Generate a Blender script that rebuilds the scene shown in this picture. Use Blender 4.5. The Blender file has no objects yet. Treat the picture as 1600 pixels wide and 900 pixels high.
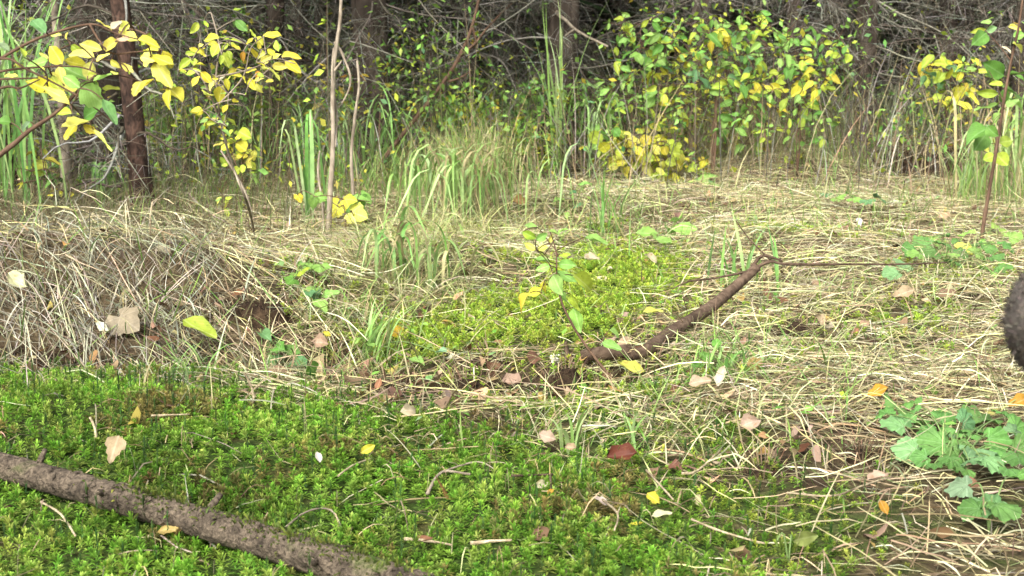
import bpy, math, random
import numpy as np
from mathutils import Vector, Matrix

random.seed(11)
RNG = np.random.default_rng(7)
scene = bpy.context.scene
COL = scene.collection

# ------------------------------------------------------------------ camera
FPX = 2084.0                      # focal length in pixels of a 1600 px wide frame
PITCH = math.radians(9.5)
CAM = np.array([0.0, 0.0, 0.75])
cam_d = bpy.data.cameras.new('camera')
cam_d.sensor_width = 36.0
cam_d.lens = 36.0 * FPX / 1600.0
cam_d.clip_start = 0.05
cam_d.clip_end = 600.0
cam_d.dof.use_dof = True
cam_d.dof.focus_distance = 3.2
cam_d.dof.aperture_fstop = 11.0
cam = bpy.data.objects.new('camera', cam_d)
cam.location = CAM
cam.rotation_euler = (math.pi / 2 - PITCH, 0, 0)
COL.objects.link(cam)
scene.camera = cam

# ------------------------------------------------------------------ light
SUN_EL, SUN_AZ = math.radians(42), math.radians(205)
world = bpy.data.worlds.new('World')
scene.world = world
world.use_nodes = True
wn = world.node_tree
bg = wn.nodes['Background']
sky = wn.nodes.new('ShaderNodeTexSky')
sky.sky_type = 'NISHITA'
sky.sun_disc = False
sky.sun_elevation = SUN_EL
sky.sun_rotation = SUN_AZ
sky.air_density = 1.0
sky.dust_density = 6.0
sky.ozone_density = 1.0
hs = wn.nodes.new('ShaderNodeHueSaturation')       # overcast: the cloud layer takes the blue out of the sky
hs.inputs['Saturation'].default_value = 0.25
wn.links.new(sky.outputs[0], hs.inputs['Color'])
wn.links.new(hs.outputs[0], bg.inputs['Color'])
bg.inputs['Strength'].default_value = 0.15
sun_d = bpy.data.lights.new('sun', 'SUN')
sun_d.energy = 1.3
sun_d.angle = math.radians(24)
sun_d.color = (1.0, 0.95, 0.83)
sun = bpy.data.objects.new('sun', sun_d)
dz = math.sin(SUN_EL); dh = math.cos(SUN_EL)
sdir = Vector((math.sin(SUN_AZ) * dh, math.cos(SUN_AZ) * dh, dz))
sun.rotation_euler = (-sdir).to_track_quat('-Z', 'Y').to_euler()
sun.location = (0, 0, 12)
COL.objects.link(sun)
vs = scene.view_settings
vs.view_transform = 'Standard'; vs.look = 'None'; vs.gamma = 1.0
vs.exposure = 1.45
scene.cycles.max_bounces = 6
scene.cycles.diffuse_bounces = 4
scene.cycles.transmission_bounces = 3
scene.cycles.use_denoising = True

# ------------------------------------------------------------------ projection helpers
FWD = np.array([0, math.cos(PITCH), -math.sin(PITCH)])
UPV = np.array([0, math.sin(PITCH), math.cos(PITCH)])
RGT = np.array([1.0, 0, 0])

def P(px, py, d):
    return CAM + d * (FWD + (px - 800) / FPX * RGT - (py - 450) / FPX * UPV)

def to_px(p):
    q = p - CAM
    d = q @ FWD
    return 800 + FPX * (q @ RGT) / d, 450 - FPX * (q @ UPV) / d, d

_W = [(RNG.uniform(0, 6.28), RNG.uniform(0.8, 1.25), RNG.uniform(0, 6.28)) for _ in range(40)]
def sines(x, y, freq, k0, n=6):
    s = 0
    for i in range(n):
        a, m, ph = _W[(k0 + i) % 40]
        s = s + np.sin((x * math.cos(a) + y * math.sin(a)) * freq * m * 6.283 + ph)
    return s / n
def fbm(x, y, freq, k0=0):
    return sines(x, y, freq, k0) + 0.55 * sines(x + .3 * sines(x, y, freq * .8, k0 + 9), y, freq * 2.1, k0 + 5) + 0.3 * sines(x, y, freq * 4.3, k0 + 11)

BUMPS = [  # x, y, rx, ry, height
    (-1.45, 4.15, .80, .60, .23), (-.55, 3.40, .28, .16, -.08), (.05, 3.15, .34, .13, -.07), (-.05, 3.02, .2, .08, -.02),
    (-.95, 2.45, .80, .50, .075), (-.33, 4.9, .40, .40, .07), (.55, 6.9, .9, .7, .09),
    (1.80, 8.7, .55, .5, .17), (3.1, 9.9, 1.2, .5, .20), (1.2, 5.3, .6, .5, .05), (2.0, 6.4, .9, .5, .05),
    (-2.4, 6.4, .9, .9, .12), (.95, 3.0, .5, .35, .03), (-1.9, 6.4, .25, .25, -.10), (2.75, 8.9, .7, .22, -.10), (-1.05, 3.28, .6, .10, -.05),
]
def H(x, y):
    x = np.asarray(x, float); y = np.asarray(y, float)
    z = 0.0 * x
    for bx, by, rx, ry, h in BUMPS:
        z = z + h * np.exp(-((x - bx) / rx) ** 2 - ((y - by) / ry) ** 2)
    z = z + .016 * fbm(x, y, .7, 3) + .007 * fbm(x, y, 2.3, 17)
    z = z + .013 * sines(x, y, 2.8, 12, 5) * np.clip((3.3 - y) / .4, 0, 1)
    far = np.clip(y - 8.5, 0, 60)
    z = z + .035 * far + .05 * np.clip(far / 4, 0, 1) * fbm(x, y, .25, 21)
    return z

def GP(px, py, lift=0.0):
    d = np.arange(1.2, 40, .004)
    q = CAM[None] + d[:, None] * (FWD + (px - 800) / FPX * RGT - (py - 450) / FPX * UPV)[None]
    below = q[:, 2] <= H(q[:, 0], q[:, 1]) + lift
    i = int(np.argmax(below)) if below.any() else len(d) - 1
    p = q[i].copy(); p[2] = float(H(p[0], p[1])) + lift
    return p
def GD(px, py):
    return float((GP(px, py) - CAM) @ FWD)

def in_poly(px, py, poly):
    inside = np.zeros(px.shape, bool)
    n = len(poly)
    for i in range(n):
        x1, y1 = poly[i]; x2, y2 = poly[(i + 1) % n]
        c = ((y1 > py) != (y2 > py)) & (px < (x2 - x1) * (py - y1) / (y2 - y1 + 1e-9) + x1)
        inside ^= c
    return inside

# ------------------------------------------------------------------ materials
MATS = {}
def new_mat(name):
    m = bpy.data.materials.new(name); m.use_nodes = True
    nt = m.node_tree; nt.nodes.clear()
    return m, nt, nt.nodes.new, nt.links.new

def mix_col(nt, a, b, fac, mode='MIX'):
    n = nt.nodes.new('ShaderNodeMix'); n.data_type = 'RGBA'; n.blend_type = mode
    for s, v in ((n.inputs[0], fac), (n.inputs[6], a), (n.inputs[7], b)):
        if isinstance(v, bpy.types.NodeSocket): nt.links.new(v, s)
        elif isinstance(v, (int, float)): s.default_value = v
        else: s.default_value = (*v, 1) if len(v) == 3 else v
    return n.outputs[2]

def noise_tex(nt, scale, detail=3, vec=None, dist=0.0):
    n = nt.nodes.new('ShaderNodeTexNoise')
    n.inputs['Scale'].default_value = scale; n.inputs['Detail'].default_value = detail
    n.inputs['Distortion'].default_value = dist
    if vec is not None: nt.links.new(vec, n.inputs['Vector'])
    return n.outputs['Fac']

def ramp(nt, fac, lo, hi, a=0.0, b=1.0):
    n = nt.nodes.new('ShaderNodeMapRange')
    nt.links.new(fac, n.inputs[0])
    for i, v in zip((1, 2, 3, 4), (lo, hi, a, b)): n.inputs[i].default_value = v
    return n.outputs[0]

def leafy(name, source, rough=.55, trans=.3, spec=.3, var=.35, nscale=40.0, tint2=(.75, .62, .35)):
    """blade / leaf surface: colour from a vertex attribute or the object's own colour, mottled, part translucent"""
    m, nt, N, L = new_mat(name)
    out = N('ShaderNodeOutputMaterial')
    if source == 'object':
        s = N('ShaderNodeObjectInfo').outputs['Color']
    else:
        a = N('ShaderNodeAttribute'); a.attribute_name = 'col'; s = a.outputs['Color']
    tc = N('ShaderNodeTexCoord').outputs['Object']
    n1 = ramp(nt, noise_tex(nt, nscale, 3, tc), .3, .7, 1 - var, 1 + var * .5)
    c = mix_col(nt, s, (1, 1, 1), 1.0, 'MULTIPLY')
    cc = N('ShaderNodeVectorMath'); cc.operation = 'SCALE'
    L(c, cc.inputs[0]); L(n1, cc.inputs['Scale'])
    col = cc.outputs[0]
    if source == 'object':
        a = N('ShaderNodeAttribute'); a.attribute_name = 'luv'
        sp = N('ShaderNodeSeparateXYZ'); L(a.outputs['Vector'], sp.inputs[0])
        ab = N('ShaderNodeMath'); ab.operation = 'ABSOLUTE'; L(sp.outputs[0], ab.inputs[0])
        rib = ramp(nt, ab.outputs[0], .03, .12, .55, 0)
        mu = N('ShaderNodeMath'); mu.operation = 'MULTIPLY_ADD'; L(ab.outputs[0], mu.inputs[0]); mu.inputs[1].default_value = -.55; L(sp.outputs[1], mu.inputs[2])
        m7 = N('ShaderNodeMath'); m7.operation = 'MULTIPLY'; L(mu.outputs[0], m7.inputs[0]); m7.inputs[1].default_value = 8
        fr = N('ShaderNodeMath'); fr.operation = 'PINGPONG'; L(m7.outputs[0], fr.inputs[0]); fr.inputs[1].default_value = .5
        vein = ramp(nt, fr.outputs[0], .0, .12, .3, 0)
        mx = N('ShaderNodeMath'); mx.operation = 'MAXIMUM'; L(rib, mx.inputs[0]); L(vein, mx.inputs[1])
        hv = N('ShaderNodeHueSaturation'); L(col, hv.inputs['Color']); hv.inputs['Value'].default_value = 1.45; hv.inputs['Saturation'].default_value = .8
        col = mix_col(nt, col, hv.outputs[0], mx.outputs[0])
        sf = ramp(nt, noise_tex(nt, nscale * .5, 4, tc), .66, .72, 0, .7)
        col = mix_col(nt, col, (.22, .12, .04), sf)
        sg = ramp(nt, noise_tex(nt, nscale * 3.2, 5, tc), .60, .72, 0, .55)
        dk = N('ShaderNodeVectorMath'); dk.operation = 'SCALE'; L(col, dk.inputs[0]); dk.inputs['Scale'].default_value = .5
        col = mix_col(nt, col, dk.outputs[0], sg)
    p = N('ShaderNodeBsdfPrincipled')
    L(col, p.inputs['Base Color']); p.inputs['Roughness'].default_value = rough
    p.inputs['Specular IOR Level'].default_value = spec
    t = N('ShaderNodeBsdfTranslucent'); L(col, t.inputs['Color'])
    ms = N('ShaderNodeMixShader'); ms.inputs[0].default_value = trans
    L(p.outputs[0], ms.inputs[1]); L(t.outputs[0], ms.inputs[2]); L(ms.outputs[0], out.inputs[0])
    MATS[name] = m
    return m

def bark(name, c1, c2, scale=30, zstretch=.25, bump=.6, moss=None, mossamt=.55):
    m, nt, N, L = new_mat(name)
    out = N('ShaderNodeOutputMaterial'); p = N('ShaderNodeBsdfPrincipled')
    tc = N('ShaderNodeTexCoord').outputs['Object']
    mp = N('ShaderNodeMapping'); L(tc, mp.inputs[0]); mp.inputs['Scale'].default_value = (1, 1, zstretch)
    n1 = noise_tex(nt, scale, 6, mp.outputs[0], .8)
    n2 = noise_tex(nt, scale * .22, 3, tc)
    col = mix_col(nt, c1, c2, ramp(nt, n1, .35, .68))
    col = mix_col(nt, col, tuple(v * .45 for v in c1), ramp(nt, n2, .5, .75))
    if moss:
        ge = N('ShaderNodeNewGeometry'); sp = N('ShaderNodeSeparateXYZ'); L(ge.outputs['Normal'], sp.inputs[0])
        up = ramp(nt, sp.outputs[2], .1, .9)
        mn = ramp(nt, noise_tex(nt, 7, 4, tc), mossamt, mossamt + .1)
        mm = N('ShaderNodeMath'); mm.operation = 'MULTIPLY'; L(up, mm.inputs[0]); L(mn, mm.inputs[1])
        col = mix_col(nt, col, moss, mm.outputs[0])
    L(col, p.inputs['Base Color']); p.inputs['Roughness'].default_value = .9; p.inputs['Specular IOR Level'].default_value = .15
    b = N('ShaderNodeBump'); b.inputs['Strength'].default_value = bump; b.inputs['Distance'].default_value = .01
    L(n1, b.inputs['Height']); L(b.outputs[0], p.inputs['Normal']); L(p.outputs[0], out.inputs[0])
    MATS[name] = m
    return m

def soil_mat(name, attr):
    m, nt, N, L = new_mat(name)
    out = N('ShaderNodeOutputMaterial'); p = N('ShaderNodeBsdfPrincipled')
    tc = N('ShaderNodeTexCoord').outputs['Object']
    a = N('ShaderNodeAttribute'); a.attribute_name = 'col'
    base = a.outputs['Color'] if attr else mix_col(nt, (.028, .018, .011), (.028, .018, .011), 0)
    n1 = noise_tex(nt, 55, 6, tc, .6); n2 = noise_tex(nt, 9, 4, tc)
    s1 = N('ShaderNodeVectorMath'); s1.operation = 'SCALE'; L(base, s1.inputs[0]); L(ramp(nt, n1, .3, .7, .35, 1.7), s1.inputs['Scale'])
    col = mix_col(nt, s1.outputs[0], (.10, .065, .035), ramp(nt, n2, .55, .75, 0, .5))
    L(col, p.inputs['Base Color']); p.inputs['Roughness'].default_value = .95; p.inputs['Specular IOR Level'].default_value = .1
    b = N('ShaderNodeBump'); b.inputs['Strength'].default_value = .9; b.inputs['Distance'].default_value = .02
    L(n1, b.inputs['Height']); L(b.outputs[0], p.inputs['Normal']); L(p.outputs[0], out.inputs[0])
    MATS[name] = m
    return m

soil_mat('soil', False); soil_mat('forest_floor', True)
leafy('leaf', 'object', .6, .35, .22, .3, 3.0)
leafy('blade', 'attr', .5, .3, .35, .3, 30)
leafy('straw', 'attr', .7, .15, .25, .35, 25)
leafy('moss', 'attr', .6, .35, .2, .25, 30)
leafy('twig', 'attr', .9, 0.0, .1, .4, 60)
leafy('fur', 'attr', .8, 0.0, .2, .3, 30)
bark('bark_red', (.022, .014, .011), (.085, .05, .036), 45, .5, 1.0)
bark('bark_dark', (.035, .026, .020), (.095, .075, .058), 22)
bark('bark_grey', (.16, .13, .095), (.34, .29, .22), 40)
bark('bark_twig', (.07, .042, .027), (.14, .088, .058), 40)
bark('bark_stick', (.055, .036, .024), (.13, .09, .062), 45, 1)
bark('bark_log', (.040, .031, .023), (.15, .118, .085), 140, 1, .8, (.085, .13, .02), .63)
bark('dry_wood', (.22, .17, .105), (.46, .39, .26), 70, 1)
bark('white_fluff', (.55, .52, .45), (.8, .78, .72), 60, 1)

# ------------------------------------------------------------------ mesh helpers
class Buf:
    def __init__(s): s.v = []; s.q = []; s.t = []; s.c = []; s.n = 0
    def add(s, v, q=None, t=None, c=None):
        v = np.asarray(v, float).reshape(-1, 3)
        s.v.append(v)
        if q is not None and len(q): s.q.append(np.asarray(q, np.int64).reshape(-1, 4) + s.n)
        if t is not None and len(t): s.t.append(np.asarray(t, np.int64).reshape(-1, 3) + s.n)
        if c is None: c = np.tile([.5, .5, .5], (len(v), 1))
        c = np.asarray(c, float)
        if c.ndim == 1: c = np.tile(c, (len(v), 1))
        s.c.append(c)
        s.n += len(v)
    def mesh(s, name, mat, offset=None, smooth=True):
        v = np.concatenate(s.v) if s.v else np.zeros((0, 3))
        if offset is not None: v = v - np.asarray(offset)
        q = np.concatenate(s.q) if s.q else np.zeros((0, 4), np.int64)
        t = np.concatenate(s.t) if s.t else np.zeros((0, 3), np.int64)
        me = bpy.data.meshes.new(name)
        me.vertices.add(len(v)); me.vertices.foreach_set('co', v.astype(np.float32).ravel())
        nl = len(q) * 4 + len(t) * 3
        me.loops.add(nl)
        me.loops.foreach_set('vertex_index', np.concatenate([q.ravel(), t.ravel()]).astype(np.int32))
        me.polygons.add(len(q) + len(t))
        ls = np.concatenate([np.arange(len(q)) * 4, len(q) * 4 + np.arange(len(t)) * 3]).astype(np.int32)
        me.polygons.foreach_set('loop_start', ls)
        if smooth: me.polygons.foreach_set('use_smooth', np.ones(len(q) + len(t), bool))
        at = me.attributes.new('col', 'FLOAT_COLOR', 'POINT')
        c = np.concatenate(s.c) if s.c else np.zeros((0, 3))
        at.data.foreach_set('color', np.concatenate([c, np.ones((len(c), 1))], 1).astype(np.float32).ravel())
        me.update(calc_edges=True)
        if mat: me.materials.append(MATS[mat])
        return me

def link(name, me, parent=None, loc=None):
    o = bpy.data.objects.new(name, me); COL.objects.link(o)
    if parent is not None: o.parent = parent
    if loc is not None: o.location = loc
    return o
def tag(o, label=None, cat=None, group=None, kind=None):
    if label: o['label'] = label
    if cat: o['category'] = cat
    if group: o['group'] = group
    if kind: o['kind'] = kind
    return o
def empty(name, loc):
    o = bpy.data.objects.new(name, None); COL.objects.link(o); o.location = [float(v) for v in loc]
    o.empty_display_size = .05
    return o

def smooth_path(pts, n=4):
    pts = [np.asarray(p, float) for p in pts]
    if len(pts) < 3: 
        return np.array([pts[0] + (pts[-1] - pts[0]) * k / n for k in range(n + 1)])
    out = []
    for i in range(len(pts) - 1):
        p0 = pts[max(i - 1, 0)]; p1 = pts[i]; p2 = pts[i + 1]; p3 = pts[min(i + 2, len(pts) - 1)]
        for k in range(n):
            t = k / n
            out.append(.5 * ((2 * p1) + (-p0 + p2) * t + (2 * p0 - 5 * p1 + 4 * p2 - p3) * t * t + (-p0 + 3 * p1 - 3 * p2 + p3) * t ** 3))
    out.append(pts[-1])
    return np.array(out)

def tube(buf, pts, r0, r1, sides=5, col=(.3, .3, .3), rough=0.0, cap=True, radii=None):
    pts = np.asarray(pts, float); n = len(pts)
    tan = np.gradient(pts, axis=0); tan /= np.linalg.norm(tan, axis=1)[:, None] + 1e-9
    ref = np.array([0.13, .31, .94]) if abs(tan[0][2]) < .8 else np.array([.9, .3, .2])
    a = np.cross(tan, ref); a /= np.linalg.norm(a, axis=1)[:, None] + 1e-9
    b = np.cross(tan, a)
    r = np.linspace(r0, r1, n) if radii is None else np.asarray(radii, float)
    th = np.arange(sides) * 2 * math.pi / sides
    rr = r[:, None] * (1 + rough * RNG.normal(0, 1, (n, sides)))
    v = pts[:, None] + rr[..., None] * (np.cos(th)[None, :, None] * a[:, None] + np.sin(th)[None, :, None] * b[:, None])
    i = np.arange(n - 1)[:, None] * sides; k = np.arange(sides)[None]; k2 = (k + 1) % sides
    q = np.stack([i + k, i + k2, i + sides + k2, i + sides + k], -1).reshape(-1, 4)
    v = v.reshape(-1, 3); t = []
    if cap:
        v = np.concatenate([v, [pts[0], pts[-1]]]); c0 = n * sides
        t = [[c0, (j + 1) % sides, j] for j in range(sides)] + [[c0 + 1, (n - 1) * sides + j, (n - 1) * sides + (j + 1) % sides] for j in range(sides)]
    buf.add(v, q, t, col)

def jit(col, s=.12):
    return np.clip(np.asarray(col) * (1 + RNG.normal(0, s)) * (1 + RNG.normal(0, s * .35, 3)), .004, .9)

def ribbons(buf, line, side, width, c0, c1, fold=0.0):
    """line (N,S,3), side (N,S,3) unit, width (N,S), colours (N,3) root and tip"""
    N_, S, _ = line.shape
    l = line - side * width[..., None] * .5; r = line + side * width[..., None] * .5
    t = np.linspace(0, 1, S)[None, :, None]
    col = c0[:, None] * (1 - t) + c1[:, None] * t
    if fold:
        up = np.zeros_like(line); up[..., 2] = 1
        mid = line - up * width[..., None] * fold
        v = np.stack([l, mid, r], 2)            # N,S,3,3
        cols = np.repeat(col[:, :, None], 3, 2)
        base = (np.arange(N_)[:, None, None] * S + np.arange(S - 1)[None, :, None]) * 3 + np.arange(2)[None, None]
        q = np.stack([base, base + 1, base + 4, base + 3], -1)
    else:
        v = np.stack([l, r], 2); cols = np.repeat(col[:, :, None], 2, 2)
        base = (np.arange(N_)[:, None] * S + np.arange(S - 1)[None]) * 2
        q = np.stack([base, base + 1, base + 3, base + 2], -1)
    buf.add(v.reshape(-1, 3), q.reshape(-1, 4), None, cols.reshape(-1, 3))

def pick(pal, n, s=.15):
    pal = np.array(pal); c = pal[RNG.integers(0, len(pal), n)]
    return np.clip(c * (1 + RNG.normal(0, s, (n, 1))) * (1 + RNG.normal(0, s * .3, (n, 3))), .004, .85)

def standing(buf, root, height, az, lean0, lean1, width, c0, c1, S=6, power=1.6, fold=0.0, curl=.3, sharp=None):
    """upright blades: lean angle from vertical goes lean0 -> lean1 along the blade"""
    n = len(root); t = np.linspace(0, 1, S)
    ease = t[None] ** power
    if sharp is not None:
        e_ = np.clip((t - sharp[0]) / (sharp[1] - sharp[0]), 0, 1); ease = (e_ * e_ * (3 - 2 * e_))[None]
    lean = lean0[:, None] + (lean1 - lean0)[:, None] * ease
    a = az[:, None] + RNG.normal(0, curl, n)[:, None] * t[None]
    d = np.stack([np.sin(lean) * np.cos(a), np.sin(lean) * np.sin(a), np.cos(lean)], -1)
    step = (height / (S - 1))[:, None, None]
    line = np.concatenate([root[:, None], root[:, None] + np.cumsum(d[:, :-1] * step, 1)], 1)
    roll = RNG.normal(0, .5, n)[:, None]
    side = np.stack([-np.sin(a + roll), np.cos(a + roll), 0 * a], -1)
    w = width[:, None] * np.clip(1.25 * (1 - t[None] ** 2.2), .06, 1) * np.clip(.45 + t[None] * 2.2, 0, 1)
    ribbons(buf, line, side, w, c0, c1, fold)

def lying(buf, x, y, az, length, base, arch, width, c0, c1, S=5, bend=.35, tipup=None):
    n = len(x); t = np.linspace(0, 1, S)
    a = az[:, None] + RNG.normal(0, bend, n)[:, None] * (t[None] - .5) + RNG.normal(0, .6, n)[:, None] * (t[None] > RNG.uniform(.2, 2.2, n)[:, None])
    step = (length / (S - 1))[:, None]
    X = x[:, None] + np.concatenate([np.zeros((n, 1)), np.cumsum(np.cos(a[:, :-1]) * step, 1)], 1)
    Y = y[:, None] + np.concatenate([np.zeros((n, 1)), np.cumsum(np.sin(a[:, :-1]) * step, 1)], 1)
    z0 = H(X[:, :1], Y[:, :1]); z1 = H(X[:, -1:], Y[:, -1:])
    Z = .35 * H(X, Y) + .65 * (z0 + (z1 - z0) * t[None]) + base[:, None] + arch[:, None] * np.sin(math.pi * t)[None] + RNG.normal(0, .0012, (n, S))
    if tipup is not None: Z = Z + tipup[:, None] * t[None] ** 2
    Z = np.maximum(Z, H(X, Y) + .003)
    line = np.stack([X, Y, Z], -1)
    roll = RNG.uniform(-1.1, 1.1, n)[:, None]
    side = np.stack([-np.sin(a) * np.cos(roll), np.cos(a) * np.cos(roll), np.sin(roll) + 0 * a], -1)
    w = width[:, None] * np.clip(1.3 - .9 * t[None] ** 3, .1, 1)
    ribbons(buf, line, side, w, c0, c1)

# leaf blanks: unit length along +Y, base at the origin, normal +Z
def leaf_mesh(kind, seed):
    r = random.Random(seed)
    nv = 9 if kind in ('serrate', 'birch') else 7
    ww = {'oval': .54, 'lance': .30, 'serrate': .56, 'birch': .78, 'round': .88}.get(kind, .6)
    curl = r.uniform(-.35, .75); fold = r.uniform(.1, .65); twist = r.uniform(-.4, .4)
    if kind == 'dead': ww = r.uniform(.55, .8); curl = r.choice([-1, 1]) * r.uniform(.3, .9); fold = r.uniform(.1, .9); twist = r.uniform(-1.2, 1.2)
    V = []; U = []; Q = []
    cols = 5
    for i in range(nv):
        v = i / (nv - 1)
        if kind == 'lance': w = math.sin(math.pi * v ** .8) ** .9
        elif kind == 'birch': w = max(0.0, (1 - v) ** .75 * min(1, v * 4.5) ** .6 * 1.15)
        elif kind == 'round': w = math.sqrt(max(0, 1 - (2 * v - 1) ** 2))
        else: w = math.sin(math.pi * v ** .85) ** .75
        w = max(w, .03) * ww * .5
        for j in range(cols):
            u = (j / (cols - 1)) * 2 - 1
            x = u * w
            yy = v
            if kind in ('serrate', 'birch') and abs(u) > .9 and 0 < i < nv - 1:
                x *= 1.10 if i % 2 else .92
                yy += .03 if i % 2 else -.01
            if kind == 'dead': x *= 1 + .16 * math.sin(i * 2.3 + seed * 1.7 + (1 if u > 0 else 0)); yy += .05 * math.sin(j * 2.1 + seed + i)
            z = fold * abs(x) * 1.0 - curl * v * v * .5 + .045 * math.sin(v * 9 + u * 2 + seed) * (abs(u) + .2)
            ct, st = math.cos(twist * v), math.sin(twist * v)
            V.append((x * ct - z * st, yy, x * st + z * ct)); U.append((u * w / (ww * .5), v, 0))
    for i in range(nv - 1):
        for j in range(cols - 1):
            a = i * cols + j; Q.append((a, a + 1, a + cols + 1, a + cols))
    # short petiole
    return V, U, Q

def lobed_mesh(kind, seed):
    r = random.Random(seed); V = [(0, .12, 0)]; U = [(0, 0, 0)]; T = []
    if kind == 'maple':
        prof = [(-150, .36), (-125, .46), (-105, .42), (-78, .60), (-66, .56), (-52, .60), (-36, .55), (-24, .66), (-10, .76), (0, .86), (10, .76), (24, .66), (36, .55), (52, .60), (66, .56), (78, .60), (105, .42), (125, .46), (150, .36)]
    else:
        prof = []
        for k in range(41):
            a = -166 + k * 332 / 40
            base = .47 + .035 * math.cos(math.radians(a * 5.4))
            prof.append((a, base * (1.05 if k % 2 else .96)))
    n = len(prof); droop = r.uniform(.1, .5); wave = r.uniform(.04, .10)
    for ring in (.35, .7, 1.0):
        for a, rad in prof:
            th = math.radians(a); rr = rad * ring
            x = math.sin(th) * rr; y = .12 + (.42 if kind != 'maple' else .12) * ring * 0 + math.cos(th) * rr
            if kind != 'maple': y += .30 * ring * .9
            z = (wave * math.cos(th * 2 + seed) + (.05 * math.cos(th * 9) if kind != 'maple' else 0)) * ring - droop * rr * rr * .6 + .05 * (1 - ring)
            V.append((x, y, z)); U.append((math.sin(th * 3) * ring, ring, 0))
    Q = []
    for j in range(n - 1):
        T.append((0, 1 + j, 2 + j)); Q.append((1 + j, 1 + n + j, 2 + n + j, 2 + j)); Q.append((1 + n + j, 1 + 2 * n + j, 2 + 2 * n + j, 2 + n + j))
    return V, U, Q, T

LEAF = {}
def leaf_data(kind):
    if kind not in LEAF:
        LEAF[kind] = []
        for s in range(5):
            if kind in ('maple', 'geum'):
                V, U, Q, T = lobed_mesh(kind, s + 1)
            else:
                V, U, Q = leaf_mesh(kind, s + 1); T = []
            b = Buf(); b.add(V, Q, T)
            me = b.mesh('leaf_' + kind, 'leaf')
            at = me.attributes.new('luv', 'FLOAT_VECTOR', 'POINT')
            at.data.foreach_set('vector', np.array(U, np.float32).ravel())
            LEAF[kind].append(me)
    return random.choice(LEAF[kind])

def leaf_obj(name, kind, base, tip, normal, col, parent=None, origin=None, wscale=1.0, jitter=.12):
    base = Vector(base); d = Vector(tip) - base; L_ = d.length; d.normalize()
    n = Vector(normal); n = (n - d * n.dot(d)).normalized(); x = d.cross(n)
    M = Matrix(((x.x * L_ * wscale, d.x * L_, n.x * L_, base.x), (x.y * L_ * wscale, d.y * L_, n.y * L_, base.y), (x.z * L_ * wscale, d.z * L_, n.z * L_, base.z), (0, 0, 0, 1)))
    o = link(name, leaf_data(kind), parent)
    if origin is not None: M = Matrix.Translation(-Vector(origin)) @ M
    o.matrix_local = M
    c = jit(col, jitter); o.color = (*c, 1)
    return o

# leaf colours
Y = (.56, .51, .045); LY = (.64, .64, .12); YG = (.36, .46, .05); G = (.12, .27, .045); LG = (.24, .42, .09); BG = (.12, .25, .10)
DG = (.05, .11, .028); OR = (.50, .26, .03); TAN = (.46, .34, .21); PINK = (.50, .36, .27); CREAM = (.66, .58, .38); PALE = (.62, .62, .34); BRN = (.14, .07, .035); RED = (.16, .045, .025); GB = (.19, .29, .16)

# ------------------------------------------------------------------ ground cover masks (pixel outlines turned into places on the ground)
MOSS_NEAR = [(-160, 596), (60, 588), (330, 592), (470, 622), (600, 650), (730, 668), (830, 690), (930, 730), (1010, 780), (1090, 850), (1150, 980), (-160, 980)]
MOSS_MID = [(545, 560), (560, 515), (600, 505), (650, 500), (740, 470), (830, 452), (880, 405), (970, 385), (1060, 400), (1085, 430), (1010, 470), (970, 530), (870, 548), (740, 552)]
MOSS_RIGHT = [(810, 640), (1000, 605), (1140, 640), (1230, 700), (1220, 800), (1330, 920), (1050, 960), (900, 740)]
MOSS_LOWR = [(1190, 765), (1350, 745), (1430, 820), (1400, 960), (1190, 960)]
MOSS_FAR = [(1370, 470), (1500, 470), (1510, 530), (1330, 540)]
MOSS_L2 = [(425, 420), (530, 420), (520, 480), (440, 470)]
def covers(x, y):
    z = H(x, y)
    p = np.stack([x, y, z], -1)
    px, py, d = to_px(p)
    wx = px + 30 * fbm(x, y, 1.6, 2) / np.maximum(d, 1) * 3; wy = py + 14 * fbm(x, y, 2.0, 13) / np.maximum(d, 1) * 3
    wx = wx + RNG.normal(0, 34, wx.shape) * 3 / np.maximum(d, 1.5); wy = wy + RNG.normal(0, 17, wx.shape) * 3 / np.maximum(d, 1.5)
    n = fbm(x, y, 3.0, 7)
    m1 = in_poly(wx, wy, MOSS_NEAR) * np.clip(1.0 - .55 * (n > .75), 0, 1)
    m2 = in_poly(wx, wy, MOSS_MID) * np.where(n > .8, .5, .95)
    m3 = in_poly(wx, wy, MOSS_RIGHT) * np.where(n > 0.25, .3, .85)
    m4 = in_poly(wx, wy, MOSS_LOWR) * np.where(n > 0.0, .1, .75)
    m5 = (in_poly(wx, wy, MOSS_FAR) | in_poly(wx, wy, MOSS_L2)) * np.where(n > .1, .1, .55)
    m5 = np.maximum(m5, .75 * ((fbm(x, y, .75, 19) + RNG.normal(0, .12, x.shape)) > .50) * (px > 560) * (py > 300) * (m1 == 0))
    pit = np.zeros_like(x)
    for cx, cy, rx, ry in ((540, 572, 120, 30), (850, 600, 170, 30), (700, 608, 190, 26), (620, 590, 120, 22), (985, 552, 90, 22), (1090, 500, 60, 16), (1150, 440, 50, 14), (900, 275, 90, 12), (400, 482, 80, 32), (1440, 255, 110, 24), (1190, 735, 130, 30), (1260, 515, 80, 26), (110, 560, 260, 22), (1370, 365, 60, 12), (1150, 335, 40, 8), (1490, 470, 50, 14), (1310, 705, 60, 26), (60, 450, 60, 14), (230, 470, 50, 16), (640, 395, 40, 8), (1040, 640, 60, 12)):  # scraped soil spots; the strip under the yellow bush is shade painted as soil
        pit = np.maximum(pit, np.exp(-((wx - cx) / rx) ** 4 - ((wy - cy) / ry) ** 4))
    return m1, m2, np.maximum(m3, m4), m5, pit, px, py, d

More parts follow.
